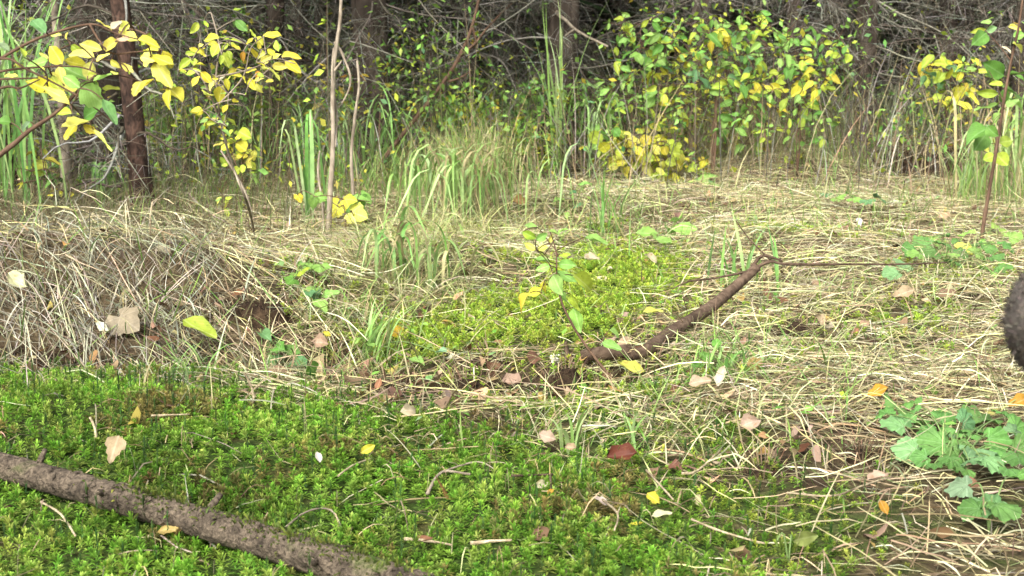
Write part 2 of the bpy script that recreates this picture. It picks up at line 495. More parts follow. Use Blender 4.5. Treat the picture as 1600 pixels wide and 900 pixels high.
# ------------------------------------------------------------------ ground
def axis(fine0, fine1, step, lo, hi):
    a = list(np.arange(fine0, fine1, step)); s = step
    v = fine1; 
    while v < hi: a.append(v); s *= 1.25; v += s
    v = fine0; s = step; pre = []
    while v > lo:
        s *= 1.25; v -= s; pre.append(v)
    return np.array(pre[::-1] + a)
gx = axis(-4.2, 4.2, .04, -160, 160); gy = axis(.6, 11.5, .04, -160, 200)
GX, GY = np.meshgrid(gx, gy)
GZ = H(GX, GY)
m1, m2, m3, m5, pit, gpx, gpy, gd = covers(GX.ravel(), GY.ravel())
near = (gd > .5).astype(float)
moss = np.clip(np.maximum.reduce([m1, m2, m3, m5]) * near, 0, 1)[:, None]
soilc = np.array([.030, .020, .012]); litter = np.array([.085, .064, .036]); mossc = np.array([.030, .052, .010])
gc = litter[None] * np.ones((GX.size, 1))
gc = gc * (1 - pit[:, None] * near[:, None]) + soilc * pit[:, None] * near[:, None]
gc = gc * (1 - moss) + mossc * moss
b = Buf()
nx = len(gx); ny = len(gy)
ii = (np.arange(ny - 1)[:, None] * nx + np.arange(nx - 1)[None])
b.add(np.stack([GX.ravel(), GY.ravel(), GZ.ravel()], -1), np.stack([ii, ii + 1, ii + nx + 1, ii + nx], -1).reshape(-1, 4), None, gc)
tag(link('ground', b.mesh('ground', 'forest_floor')), 'dark forest soil under straw, litter and moss', kind='structure')

# ------------------------------------------------------------------ moss
def shoot_variant(seed):
    r = np.random.default_rng(seed); V = []; Q = []; S = []
    for wh, (z0, ln, el, k) in enumerate(((.30, .80, .15, 5), (.55, .80, .45, 6), (.78, .66, .85, 5), (.92, .4, 1.3, 2))):
        for j in range(k):
            a = j * 2 * math.pi / k + wh * .7 + r.normal(0, .25); e = el + r.normal(0, .18); l = ln * r.uniform(.75, 1.15)
            d = np.array([math.cos(a) * math.cos(e), math.sin(a) * math.cos(e), math.sin(e)])
            s = np.array([-math.sin(a), math.cos(a), 0]) * .095
            o = np.array([0, 0, z0]); m = o + d * l * .5 + np.array([0, 0, .03]); t = o + d * l - np.array([0, 0, .12 * l])
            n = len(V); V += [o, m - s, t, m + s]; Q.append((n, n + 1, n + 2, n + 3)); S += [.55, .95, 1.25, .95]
    return np.array(V), np.array(Q), np.array(S)
SHOOTS = [shoot_variant(s) for s in range(6)]
def scatter_shoots(buf, x, y, scale, col, lift=0.0, tall=None):
    n = len(x); var = RNG.integers(0, len(SHOOTS), n)
    z = H(x, y)
    for k, (V, Q, S) in enumerate(SHOOTS):
        m = var == k; nn = int(m.sum())
        if not nn: continue
        a = RNG.uniform(0, 6.28, nn); ca, sa = np.cos(a), np.sin(a)
        tx = RNG.normal(0, .28, nn); ty = RNG.normal(-.12, .28, nn)
        sc = scale[m]; zs = sc * (tall[m] if tall is not None else 1)
        vx = (V[:, 0][None] * ca[:, None] - V[:, 1][None] * sa[:, None]); vy = (V[:, 0][None] * sa[:, None] + V[:, 1][None] * ca[:, None]); vz = np.repeat(V[:, 2][None], nn, 0)
        vx = vx + tx[:, None] * vz; vy = vy + ty[:, None] * vz
        P_ = np.stack([vx * sc[:, None] + x[m][:, None], vy * sc[:, None] + y[m][:, None], vz * zs[:, None] + z[m][:, None] + lift], -1)
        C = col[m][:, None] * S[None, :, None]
        q = (np.arange(nn)[:, None, None] * len(V) + Q[None]).reshape(-1, 4)
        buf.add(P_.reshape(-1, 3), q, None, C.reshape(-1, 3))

def candidates(n, y0, y1, power=1.0):
    """points over the visible wedge of ground"""
    u = RNG.uniform(0, 1, n) ** power
    y = y0 + (y1 - y0) * u
    # uniform over the wedge: weight by width
    keep = RNG.uniform(0, 1, n) < (y + .3) / (y1 + .3)
    y = y[keep]; x = RNG.uniform(-1, 1, len(y)) * (y * .44 + .32)
    return x, y

MC = [(.155, .32, .032), (.20, .37, .042), (.12, .26, .028), (.24, .38, .055), (.29, .38, .075)]
MC_DRY = [(.24, .21, .065), (.18, .17, .05)]
MC_MID = [(.42, .55, .07), (.36, .51, .06), (.47, .56, .10), (.30, .45, .06)]
bm = Buf()
x, y = candidates(90000, 1.62, 3.6)
m1, m2, m3, m5, pit, px, py, d = covers(x, y)
dens = np.clip(m1 * .56 + m3 * .50, 0, 1) * np.clip(.80 + .75 * fbm(x, y, 2.6, 30), .06, 1)
k = RNG.uniform(0, 1, len(x)) < dens
x, y = x[k], y[k]
c = pick(MC, len(x), .2)
dry = (fbm(x, y, 2.2, 25) + RNG.normal(0, .25, len(x))) > .60
c[dry] = pick(MC_DRY, int(dry.sum()), .2)
rightish = (m3[k] > m1[k]); c[rightish] = pick(MC_MID + MC, int(rightish.sum()), .2) * .9
c = c * np.clip(1 + .38 * fbm(x, y, 1.5, 36), .5, 1.6)[:, None]
sc = RNG.uniform(.010, .020, len(x)) * np.where(rightish, .75, 1.0)
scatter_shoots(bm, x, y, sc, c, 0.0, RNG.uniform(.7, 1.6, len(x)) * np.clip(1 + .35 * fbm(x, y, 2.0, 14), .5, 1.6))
n_near = len(x)
kk = RNG.uniform(0, 1, len(x)) < .06
scatter_shoots(bm, x[kk], y[kk], RNG.uniform(.006, .009, int(kk.sum())), pick([(.05, .11, .03), (.07, .14, .035)], int(kk.sum()), .2), 0.0, RNG.uniform(4, 7, int(kk.sum())))
x, y = candidates(90000, 3.0, 6.2)
m1, m2, m3, m5, pit, px, py, d = covers(x, y)
k = RNG.uniform(0, 1, len(x)) < (m2 * .60 + m5 * .42 + .07 * (fbm(x, y, 1.1, 19) > .1) * (px > 430))
x, y = x[k], y[k]
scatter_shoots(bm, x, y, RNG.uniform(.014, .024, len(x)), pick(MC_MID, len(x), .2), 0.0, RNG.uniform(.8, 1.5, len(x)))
print('moss shoots', n_near, len(x))
tag(link('moss', bm.mesh('moss', 'moss')), 'bright green moss shoots carpeting the near ground and the clearing', 'moss', kind='stuff')

# ------------------------------------------------------------------ straw
STRAW = [(.50, .46, .25), (.60, .56, .35), (.41, .36, .19), (.29, .23, .13), (.56, .53, .36), (.42, .43, .19)]
STRAW_DK = [(.19, .145, .085), (.25, .20, .115), (.31, .26, .15)]
GREY = [(.40, .38, .28), (.33, .31, .22), (.50, .47, .36)]
bs = Buf()
def straw_layer(n, y0, y1, lmin, lmax, wmin, wmax, pal, base_s, arch_s, dmul, spread, tip=0.02):
    x, y = candidates(n, y0, y1)
    m1, m2, m3, m5, pit, px, py, d = covers(x, y)
    mossy = np.maximum.reduce([m1 * 1.0, m2 * .97, m3 * .95, m5 * .8])
    dens = np.clip(1 - mossy, 0, 1) * (1 - .90 * pit)
    dens = np.where(m1 > 0, .03, dens)
    dens = dens * np.clip(.70 + .6 * fbm(x, y, 1.3, 33), .08, 1) * dmul
    dens = np.where(py > 660, dens * .85, dens)
    dens = np.where((px < 430) & (py < 345), dens * .35, dens)
    dens = np.where((px < 380) & (py > 345), dens * .8, dens)
    k = RNG.uniform(0, 1, len(x)) < dens
    x, y, px, py = x[k], y[k], px[k], py[k]; n = len(x)
    left = np.clip((560 - px) / 250, 0, 1); right = np.clip((px - 950) / 300, 0, 1)
    az = np.where(RNG.uniform(0, 1, n) < left, -1.05, np.where(RNG.uniform(0, 1, n) < right, .08, RNG.uniform(-3.14, 3.14, n)))
    az = az + RNG.normal(0, 1, n) * spread * (1 - .5 * left) + (.5 - .2 * left) * fbm(x, y, .9, 5) + np.where(RNG.uniform(0, 1, n) < .5, math.pi, 0)
    ln = RNG.uniform(lmin, lmax, n) * (1 + .5 * left)
    pile = 1 + 1.0 * np.exp(-((x + 1.4) / .8) ** 2 - ((y - 4.1) / .7) ** 2)
    base = RNG.exponential(base_s, n) * pile; arch = RNG.exponential(arch_s, n)
    c = pick(pal, n, .27)
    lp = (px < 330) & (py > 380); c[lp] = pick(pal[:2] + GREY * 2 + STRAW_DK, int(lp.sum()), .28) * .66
    tipup = np.where(RNG.uniform(0, 1, n) < .12, RNG.uniform(0, .09, n), 0) + RNG.normal(0, tip * .3, n)
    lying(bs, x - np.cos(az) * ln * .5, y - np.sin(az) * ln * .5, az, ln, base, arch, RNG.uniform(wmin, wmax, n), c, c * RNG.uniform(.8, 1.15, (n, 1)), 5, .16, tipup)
    return n
ns = straw_layer(60000, 2.4, 9.5, .07, .22, .0014, .0034, STRAW_DK + STRAW[2:4], .008, .006, .95, .8)
ns += straw_layer(105000, 2.6, 9.8, .06, .26, .0014, .0034, STRAW, .016, .010, .95, .6)
ns += straw_layer(30000, 1.8, 3.8, .03, .15, .0014, .0032, STRAW + STRAW_DK * 2, .010, .007, 1.0, .9)
print('straw', ns)
# sparse straws over the moss
x, y = candidates(2600, 1.7, 3.4); n = len(x); az = RNG.uniform(0, 6.28, n); ln = RNG.uniform(.012, .075, n); c = pick(STRAW[2:4] + STRAW_DK * 3, n, .3)
lying(bs, x, y, az, ln, RNG.uniform(.008, .022, n), RNG.exponential(.01, n), RNG.uniform(.0009, .002, n), c, c, 5, .3)
tag(link('dead_grass', bs.mesh('dead_grass', 'straw')), 'flattened pale straw and dead grass matted over the clearing', 'straw', kind='stuff')

# green and dry blades standing in the straw: a meadow nobody could count
GRN = [(.17, .30, .06), (.22, .36, .08), (.28, .38, .11), (.15, .26, .06)]
DRYG = [(.34, .30, .15), (.42, .36, .19), (.28, .27, .11), (.24, .26, .10)]
bgm = Buf()
def meadow(n, region, h0, h1, w0, w1, pal, lean=(.1, 1.4), az0=None, lean0=(0, .25)):
    cx, cy, rx, ry = region
    px = RNG.normal(cx, rx, n); py = RNG.normal(cy, ry, n)
    py = np.clip(py, 205, 860)
    # flat-ground place for each blade, then put on the terrain
    ang = PITCH + np.arctan((py - 450) / FPX)
    yy = CAM[2] / np.tan(np.clip(ang, .035, None)); yy = np.clip(yy, 1.6, 13.5)
    xx = (px - 800) / FPX * yy * 1.01
    root = np.stack([xx, yy, H(xx, yy)], -1)
    h = RNG.uniform(h0, h1, n); az = RNG.uniform(0, 6.28, n) if az0 is None else RNG.normal(az0, .7, n)
    c = pick(pal, n, .18)
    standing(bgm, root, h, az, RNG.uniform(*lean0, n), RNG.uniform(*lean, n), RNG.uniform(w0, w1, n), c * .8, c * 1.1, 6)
GT = [(.15, .32, .07), (.21, .39, .10), (.25, .43, .13)]
GTP = [(.30, .46, .15), (.37, .51, .20), (.24, .41, .10)]
GREYG = [(.22, .26, .14), (.30, .31, .20), (.17, .20, .10), (.33, .30, .19)]
SPECS = [  # n, (px,py,rx,ry), heights, widths, palette, lean
    (480, (620, 300, 55, 22), .15, .45, .003, .008, GRN + DRYG[:1], (1.2, 2.7)),
    (900, (735, 318, 40, 14), .2, .5, .003, .007, DRYG + GRN[:2], (.2, 2.0)),
    (700, (1170, 272, 55, 10), .2, .5, .002, .004, DRYG, (.6, 1.8)),
    (450, (1290, 280, 60, 12), .10, .3, .002, .005, DRYG + GRN, (.6, 1.8)),
    (420, (600, 455, 50, 16), .08, .22, .002, .006, DRYG + STRAW, (.8, 2.2)),
    (260, (660, 425, 60, 24), .06, .16, .003, .006, GRN, (1.2, 2.4)),
    (1500, (330, 330, 120, 26), .08, .26, .002, .004, GREYG + STRAW_DK + GRN, (.8, 2.2), -.9),
    (2200, (110, 375, 120, 30), .12, .34, .002, .005, GREYG + STRAW_DK, (1.3, 2.3), -.75),
    (1200, (300, 240, 200, 12), .15, .5, .003, .007, GRN + GREYG, (.2, 1.8)),
    (600, (1300, 238, 90, 10), .15, .5, .003, .006, DRYG + STRAW_DK, (.2, 1.6)),
    (1100, (820, 255, 160, 12), .12, .5, .003, .007, GRN + DRYG, (.2, 1.8)),
    (260, (1560, 310, 45, 16), .2, .5, .003, .007, GRN + DRYG, (.6, 2.2)),
    (300, (930, 350, 70, 30), .10, .28, .003, .006, GRN + DRYG, (.3, 1.6)),
    (260, (1130, 580, 60, 24), .05, .14, .002, .005, GRN, (.8, 2.0)),
    (240, (560, 540, 60, 26), .06, .2, .002, .005, GRN + DRYG, (.5, 1.9)),
    (320, (1000, 680, 120, 40), .04, .13, .0015, .004, GRN + STRAW, (.6, 1.9)),
    (500, (1250, 640, 180, 80), .04, .16, .0015, .004, GRN + STRAW, (.7, 2.1)),
    (350, (420, 560, 130, 40), .06, .22, .002, .005, GRN + STRAW, (.7, 2.0)),
    (700, (1300, 420, 220, 70), .05, .20, .002, .004, STRAW + GRN[:1], (.6, 2.0)),
    (500, (150, 500, 130, 45), .06, .22, .002, .005, GREY + GRN[:1], (.7, 2.0)),
    (500, (1480, 430, 90, 40), .05, .2, .002, .005, GRN + STRAW, (.7, 2.0)),
    (1100, (625, 430, 60, 36), .08, .24, .0015, .004, [(.36, .40, .14), (.30, .38, .12), (.44, .44, .20)], (1.2, 2.7)), (500, (700, 370, 60, 20), .15, .35, .002, .004, [(.36, .40, .14), (.44, .42, .20)], (1.0, 2.5)),
    (420, (820, 262, 70, 8), .4, .95, .004, .009, GTP, (1.6, 2.9)), (420, (480, 270, 60, 10), .3, .8, .004, .009, GTP, (1.6, 2.9)), (500, (1330, 252, 100, 8), .3, .8, .003, .007, GTP + GREYG, (1.4, 2.8)), (300, (300, 262, 90, 10), .3, .8, .004, .008, GTP, (1.6, 2.9)),
    (900, (1050, 360, 200, 50), .04, .16, .002, .005, GRN, (.7, 2.1)), (700, (1350, 330, 160, 30), .04, .18, .002, .005, GRN + DRYG, (.7, 2.1)),
    (700, (700, 480, 160, 50), .03, .12, .002, .004, GRN + DRYG, (.7, 2.1)), (600, (1300, 560, 180, 60), .03, .12, .0015, .004, GRN, (.9, 2.2)),
    (1400, (330, 235, 120, 14), .15, .6, .003, .008, GRN, (.3, 1.9)), (900, (1400, 225, 140, 10), .2, .6, .002, .005, GRN[2:] + DRYG, (.3, 1.7)), (350, (640, 245, 120, 14), .2, .6, .003, .008, GRN, (1.2, 2.6)),
]
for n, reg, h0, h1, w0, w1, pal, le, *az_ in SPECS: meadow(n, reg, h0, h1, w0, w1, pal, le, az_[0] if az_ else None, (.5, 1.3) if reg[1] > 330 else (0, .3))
tag(link('meadow_grass', bgm.mesh('meadow_grass', 'blade')), 'thin green and dry grass blades standing in patches across the clearing', 'grass', kind='stuff')

# ------------------------------------------------------------------ grass tufts that can be told apart
def tuft(label, root_px, top_px, n, width, pal, spread=.05, lean=(1.4, 2.7), hvar=.25, az=None, depth=None, group=None, power=1.7, sharp=None):
    r = GP(*root_px); d = float((r - CAM) @ FWD)
    top = P(root_px[0], top_px, d); h = max(.05, top[2] - r[2])
    o = empty('grass_tuft', r)
    for i in range(n):
        bb = Buf()
        rt = np.array([[RNG.normal(0, spread), RNG.normal(0, spread), 0]]); rt[0, 2] = H(r[0] + rt[0, 0], r[1] + rt[0, 1]) - r[2]
        c = pick(pal, 1, .15)
        a = RNG.uniform(0, 6.28, 1) if az is None else RNG.normal(az, .9, 1)
        lng = h * RNG.uniform(1.25, 1.9, 1) * (1 - hvar * RNG.uniform(0, 1))
        if sharp: lng = h / (.5 * (sharp[0] + sharp[1])) * (1 - hvar * RNG.uniform(0, 1, 1))
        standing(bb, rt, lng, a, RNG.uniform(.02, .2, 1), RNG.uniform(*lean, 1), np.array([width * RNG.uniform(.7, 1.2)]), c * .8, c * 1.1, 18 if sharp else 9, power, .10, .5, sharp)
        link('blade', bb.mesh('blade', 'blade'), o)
    tag(o, label, 'grass', group)
    return o
tuft('broad-bladed green grass tuft drooping over straw in the middle of the clearing', (640, 452), 328, 40, .013, GT + GTP + GTP + DRYG[:2], .08, (1.8, 3.1), .65, sharp=(.25, .75))
tuft('large pale green grass clump with hanging blades behind the drooping broad-bladed tuft', (735, 345), 205, 64, .013, GTP + GTP + DRYG[:2], .15, (2.5, 3.1), .5, sharp=(.22, .62))
tuft('tall arching green grass shoots beside the thin bare sapling', (492, 350), 168, 10, .020, GTP[:2] + GT, .03, (2.7, 3.1), .3, az=3.0, sharp=(.6, .8))
tuft('loose green grass clump between the leaning brown saplings', (595, 290), 130, 44, .012, GT + GTP[:1], .18, (2.2, 3.0), .6, sharp=(.25, .8))
tuft('upright blue-green grass blades in front of the dark dead twigs', (872, 278), 100, 11, .016, GTP, .03, (.2, 1.0))
tuft('arching green grass blades next to the yellow bush', (935, 286), 140, 9, .017, GTP, .05, (2.6, 3.1), sharp=(.5, .7))
tuft('fountain-shaped green grass tuft by the reddish tree trunk', (158, 312), 250, 18, .013, GT, .02, (2.6, 3.0), .2, sharp=(.35, .7))
tuft('pale grass clump hanging behind the leafy sapling near the animal', (1580, 318), 130, 46, .013, GTP + DRYG[:2], .12, (2.3, 3.0), .5, sharp=(.4, .75))
tuft('slanting grey-green grass clump at the foot of the dark soil bank', (1530, 320), 245, 26, .011, GTP, .07, (.7, 1.7), az=3.6)
tuft('small tuft of arching grass in the near moss', (885, 712), 645, 8, .009, GTP, .012, (1.0, 2.2), az=.2)
tuft('few thin green grass blades beside the dark red fallen leaf', (992, 705), 655, 4, .006, GTP, .012, (.6, 1.6))
tuft('yellow-green grass tuft on the edge of the scraped soil', (585, 562), 492, 16, .009, GTP, .03, (.5, 1.8), az=.5)
tuft('low dark green grass tuft beneath the leaning dead branch', (1135, 590), 545, 20, .008, GT, .05, (1.0, 2.2))
tuft('tall green grass at the picture\'s left edge behind the yellow leaves', (12, 322), 30, 44, .016, GT + GTP, .12, (.4, 1.8))
tuft('green grass blades lying over the moss edge below the straw pile', (300, 608), 545, 8, .009, GTP, .05, (1.3, 2.3))
tuft('green grass leaf cluster poking from straw beside the long thin twig', (1150, 455), 375, 16, .010, GT, .05, (.6, 1.9))
tuft('thin green grass clump in the straw behind the centre seedling', (950, 372), 290, 14, .011, GT + GTP, .05, (.3, 1.4))

# ------------------------------------------------------------------ leafy plants
def stem_buf(o, stems, skel, bb, origin, col):
    for pts, r0, r1 in stems:
        sp = smooth_path(pts, 5)
        tube(bb, sp, r0, r1, 5, col, .06)
        skel.extend(sp[2:])

def plant(name, label, cat, stems, leaves, origin, mat='bark_twig', group=None, twig_r=.0018):
    """stems: [(world points, r0, r1)], leaves: [(base, tip, kind, colour, wscale)]"""
    o = empty(name, origin)
    bb = Buf(); skel = []
    stem_buf(o, stems, skel, bb, origin, (.3, .2, .1))
    sk = np.array(skel)
    todo = sorted(leaves, key=lambda L_: float(np.min(np.linalg.norm(sk - np.asarray(L_[0]), axis=1))))
    for base, tip, kind, col, ws in todo:
        base = np.asarray(base)
        dd = np.linalg.norm(sk - base, axis=1); a = sk[int(np.argmin(dd))]
        if np.linalg.norm(a - base) > .004:
            mid = (a + base) / 2 + np.array([0, 0, .06 * np.linalg.norm(a - base)]) + RNG.normal(0, .03, 3) * np.linalg.norm(a - base)
            seg = smooth_path([a, mid, base], 3)
            tube(bb, seg, twig_r, twig_r * .6, 3, (.3, .2, .1), 0, False)
            sk = np.concatenate([sk, seg[1:]])
        nrm = np.array([RNG.normal(0, .55), -.65 + RNG.normal(0, .4), .7 + RNG.normal(0, .4)])
        leaf_obj('leaf', kind, base, tip, nrm, col, o, origin, ws)
    link('stem', bb.mesh('stem', mat, origin), o)
    tag(o, label, cat, group)
    return o

def cluster(cx, cy, rx, ry, n, lpx, pal, d, kind='oval', dj=.12, down=.35):
    out = []
    for i in range(n):
        a = RNG.uniform(0, 6.28); r = math.sqrt(RNG.uniform(0, 1))
        bx = cx + math.cos(a) * rx * r; by = cy + math.sin(a) * ry * r
        dd = d + RNG.normal(0, dj)
        th = RNG.uniform(0, 6.28); L_ = lpx * RNG.uniform(.65, 1.2)
        dx, dy = math.cos(th) * L_, (math.sin(th) * .7 + down) * L_
        base = P(bx, by, dd); tip = P(bx + dx, by + dy, dd + RNG.normal(0, .35) * L_ / FPX * d)
        out.append((base, tip, kind, random.choice(pal), RNG.uniform(.85, 1.15)))
    return out

def zl(rows, ox, oy, s, d, kind='oval', dj=.06):
    """leaves read off an enlarged crop: base x, base y, tip x, tip y, colour[, width, kind]"""
    out = []
    for r in rows:
        dd = d + RNG.normal(0, dj)
        L_ = math.hypot(r[2] - r[0], r[3] - r[1]) / s / FPX * d
        base = P(ox + r[0] / s, oy + r[1] / s, dd); tip = P(ox + r[2] / s, oy + r[3] / s, dd + RNG.normal(0, .25) * L_)
        out.append((base, tip, r[6] if len(r) > 6 else kind, r[4], r[5] if len(r) > 5 else 1.0))
    return out

def pxs(pts, d): return [P(a, b_, d if len(t) == 0 else t[0]) for a, b_, *t in pts]

# the near branch of yellow leaves reaching in from the side
A = [(390, 285, 330, 170, Y, 1.3), (590, 240, 425, 205, LY), (545, 295, 395, 262, Y), (545, 375, 570, 262, LY, 1.3), (700, 70, 600, 8, LY), (640, 195, 512, 158, LY, .8), (740, 135, 630, 190, (.4, .36, .06)),
     (720, 140, 815, 125, (.52, .40, .25), .8), (690, 60, 765, 22, (.5, .4, .28), 1.3), (870, 135, 740, 85, LY), (865, 125, 990, 152, Y), (990, 200, 895, 165, Y, 1.2), (985, 275, 880, 245, Y, 1.7), (945, 228, 1088, 290, Y, 1.1), (970, 272, 1060, 415, LY, .9, 'serrate'),
     (960, 375, 870, 458, Y), (1050, 430, 1145, 495, (.5, .45, .05), 1.3), (1065, 440, 1030, 552, Y), (600, 265, 690, 225, LY), (690, 258, 760, 308, (.5, .46, .08), .7), (500, 430, 383, 340, LG), (575, 385, 395, 308, LG, .8), (580, 390, 702, 355, LG),
     (505, 400, 660, 540, LG, 1.5, 'serrate'), (640, 500, 718, 660, (.2, .4, .13), .8), (270, 425, 425, 510, LY, .8), (420, 490, 178, 402, Y, .6), (440, 540, 320, 470, LY), (525, 620, 610, 550, G, 1.7), (560, 640, 385, 690, LY, 1.2, 'serrate'), (480, 640, 410, 755, Y, 1.2, 'serrate'),
     (585, 690, 695, 838, LY, .5, 'lance'), (450, 590, 345, 570, YG), (150, 240, 140, 165, YG), (280, 330, 215, 275, LY, .8), (300, 250, 245, 212, LY), (70, 645, -20, 620, G, 1.6), (200, 5, 285, 95, (.14, .32, .11), 1.2), (520, 660, 610, 710, Y, 1.0, 'serrate'), (60, 200, -10, 150, GB), (190, 640, 130, 700, GB, .8)]
LA = zl(A, 0, 30, 4, 2.3) + cluster(90, 100, 95, 55, 16, 28, [LY, YG, LG, LY], 2.32, 'oval', .06) + cluster(200, 85, 60, 50, 12, 26, [LY, Y, YG], 2.3, 'serrate', .05)
rootA = np.array([-1.35, 2.45, 0]); rootA[2] = H(rootA[0], rootA[1])
dA = 2.32
stA = [([rootA, rootA + [.05, -.02, .22], P(-130, 330, 2.38), P(0, 242, dA), P(45, 205, dA), P(90, 175, dA), P(125, 140, dA), P(152, 115, dA)], .007, .0018),
       ([P(-130, 330, 2.38), P(-90, 130, 2.36), P(0, 112, dA), P(45, 106, dA), P(120, 104, dA), P(158, 118, dA)], .003, .0012),
       ([P(-90, 130, 2.36), P(0, 92, 2.3), P(45, 110, 2.3), P(125, 152, 2.3), P(178, 192, 2.28)], .0026, .0012),
       ([P(0, 92, 2.3), P(60, 60, 2.3), P(140, 38, 2.3), P(180, 52, 2.3), P(218, 62, 2.3)], .003, .0012),
       ([P(140, 38, 2.3), P(160, 70, 2.3), P(178, 84, 2.3), P(215, 81, 2.3), P(250, 84, 2.3), P(262, 130, 2.3)], .0022, .0012),
       ([P(-90, 130, 2.36), P(0, 124, 2.3), P(60, 122, 2.3)], .003, .0012), ([P(-110, 180, 2.36), P(0, 138, 2.3), P(30, 138, 2.3), P(62, 124, 2.3)], .003, .0012)]
plant('leafy_branch_shrub', 'shrub branch with large yellow and light green leaves reaching in beside the reddish trunk', 'shrub', stA, LA, rootA)

# second spray of yellow leaves, on arching twigs
B1 = [(1240, 20, 1185, 88, YG), (1275, 5, 1298, 55, YG), (1470, 5, 1548, 78, G), (1370, 115, 1283, 138, Y), (1370, 110, 1440, 130, YG), (1390, 150, 1482, 165, YG), (1370, 155, 1330, 240, YG, 1.4), (1390, 205, 1425, 305, YG, 1.1),
      (1245, 212, 1182, 182, Y), (1240, 205, 1285, 185, Y), (1195, 248, 1112, 302, YG), (1210, 290, 1220, 235, YG, 1.3), (1215, 285, 1285, 278, Y), (1255, 322, 1162, 355, YG), (1248, 355, 1205, 428, Y), (1255, 330, 1318, 402, Y, 1.2), (1310, 400, 1365, 370, Y), (1370, 390, 1405, 350, CREAM), (1412, 405, 1445, 360, YG), (1420, 350, 1505, 340, Y), (1395, 415, 1350, 525, Y, 1.2), (1470, 310, 1530, 300, Y), (1530, 330, 1605, 318, Y), (1520, 350, 1540, 400, Y), (1555, 370, 1602, 445, Y), (1600, 245, 1560, 165, Y), (1540, 160, 1585, 115, Y), (1595, 115, 1560, 65, YG), (1520, 200, 1515, 265, OR)]
B2 = [(0, 110, 45, 160, Y, 1.4), (45, 105, 162, 108, Y), (125, 130, 148, 205, YG), (25, 190, 10, 135, Y), (30, 270, 95, 230, LY, 1.2), (105, 250, 155, 212, LY, 1.2), (160, 235, 276, 220, Y, 1.1), (100, 290, 195, 300, LY), (180, 265, 275, 342, Y, 1.1), (25, 315, 105, 300, LY), (85, 310, 148, 390, LY, 1.1), (0, 270, 60, 300, Y), (10, 320, 15, 392, OR), (0, 400, 35, 465, LY)]
dB = 3.3
rB = GP(398, 372)
LB = zl(B1, 0, 30, 4, dB, dj=.1) + zl(B2, 400, 30, 4, dB, dj=.1) + cluster(360, 105, 85, 50, 24, 17, [Y, YG, LY], dB, 'oval', .1) + cluster(350, 185, 40, 40, 14, 17, [YG, Y, LG], dB, 'oval', .1)
stB = [([rB, P(390, 330, 3.7), P(362, 255, 3.5), P(345, 190, 3.4), P(338, 120, dB), P(342, 70, dB), P(330, 20, dB)], .0045, .0016),
       ([P(345, 190, 3.4), P(320, 130, dB), P(300, 108, dB), P(285, 104, dB)], .003, .0012),
       ([P(338, 120, dB), P(370, 114, dB), P(400, 105, dB), P(430, 92, dB), P(462, 100, dB)], .003, .0012),
       ([P(345, 160, dB), P(380, 120, dB), P(392, 75, dB), P(415, 55, dB)], .0025, .0012)]
plant('yellow_shrub', 'arching shrub with sprays of clear yellow oval leaves above the dim undergrowth', 'shrub', stB, LB, rB, 'bark_grey')

rC = GP(392, 345)
dC = float((rC - CAM) @ FWD)
LCs = cluster(372, 238, 30, 34, 30, 17, [Y, Y, LY, YG], dC, 'round') + cluster(345, 195, 30, 18, 10, 17, [YG, G, Y], dC, 'oval') + cluster(362, 318, 36, 22, 11, 16, [YG, LG, LY], dC, 'oval')
plant('yellow_shrub', 'slim shrub with a tight bunch of round yellow leaves right of the reddish trunk', 'shrub', [([rC, P(380, 300, dC), P(365, 245, dC), P(345, 200, dC), P(335, 170, dC)], .004, .0015), ([P(380, 300, dC), P(378, 250, dC), P(395, 220, dC)], .003, .0012)], LCs, rC)

# centre seedling
D = [(160, 462, 75, 455, LG), (65, 488, 155, 535, YG), (150, 540, 225, 505, LG, 1.2), (225, 480, 300, 520, LG), (290, 500, 345, 455, LG), (235, 560, 245, 500, LY), (160, 600, 225, 580, LY, 1.2), (150, 600, 75, 560, LY), (455, 520, 592, 582, LG, 1.1), (290, 640, 375, 635, YG), (240, 680, 130, 665, LG), (290, 690, 405, 700, LG), (255, 755, 320, 885, LG, 1.2), (280, 735, 408, 815, LG, 1.1), (385, 760, 535, 855, YG, 1.0), (205, 790, 195, 880, Y), (185, 870, 110, 895, Y), (320, 860, 330, 940, LG), (240, 700, 150, 730, LG)]
D2 = [(270, 10, 350, 85, LG, 1.2), (370, 40, 430, 140, YG), (385, 120, 435, 275, LG, 1.2), (610, 260, 680, 300, LG, 1.5), (560, 340, 680, 395, LG), (110, 30, 20, 140, Y), (190, 0, 100, 60, Y)]
rD = GP(957, 592); dD = float((rD - CAM) @ FWD)
stD = [([rD, P(940, 572, dD), P(917, 542, dD), P(895, 508, dD), P(877, 470, dD), P(870, 430, dD), P(869, 395, dD), P(860, 362, dD)], .0045, .0014)]
plant('seedling', 'leaning seedling with pale green lance leaves beside the dead branch in the clearing', 'plant', stD, zl(D, 800, 240, 4, dD, 'lance' if 0 else 'oval', .08) + zl(D2, 800, 450, 4, dD, 'oval', .06), rD)

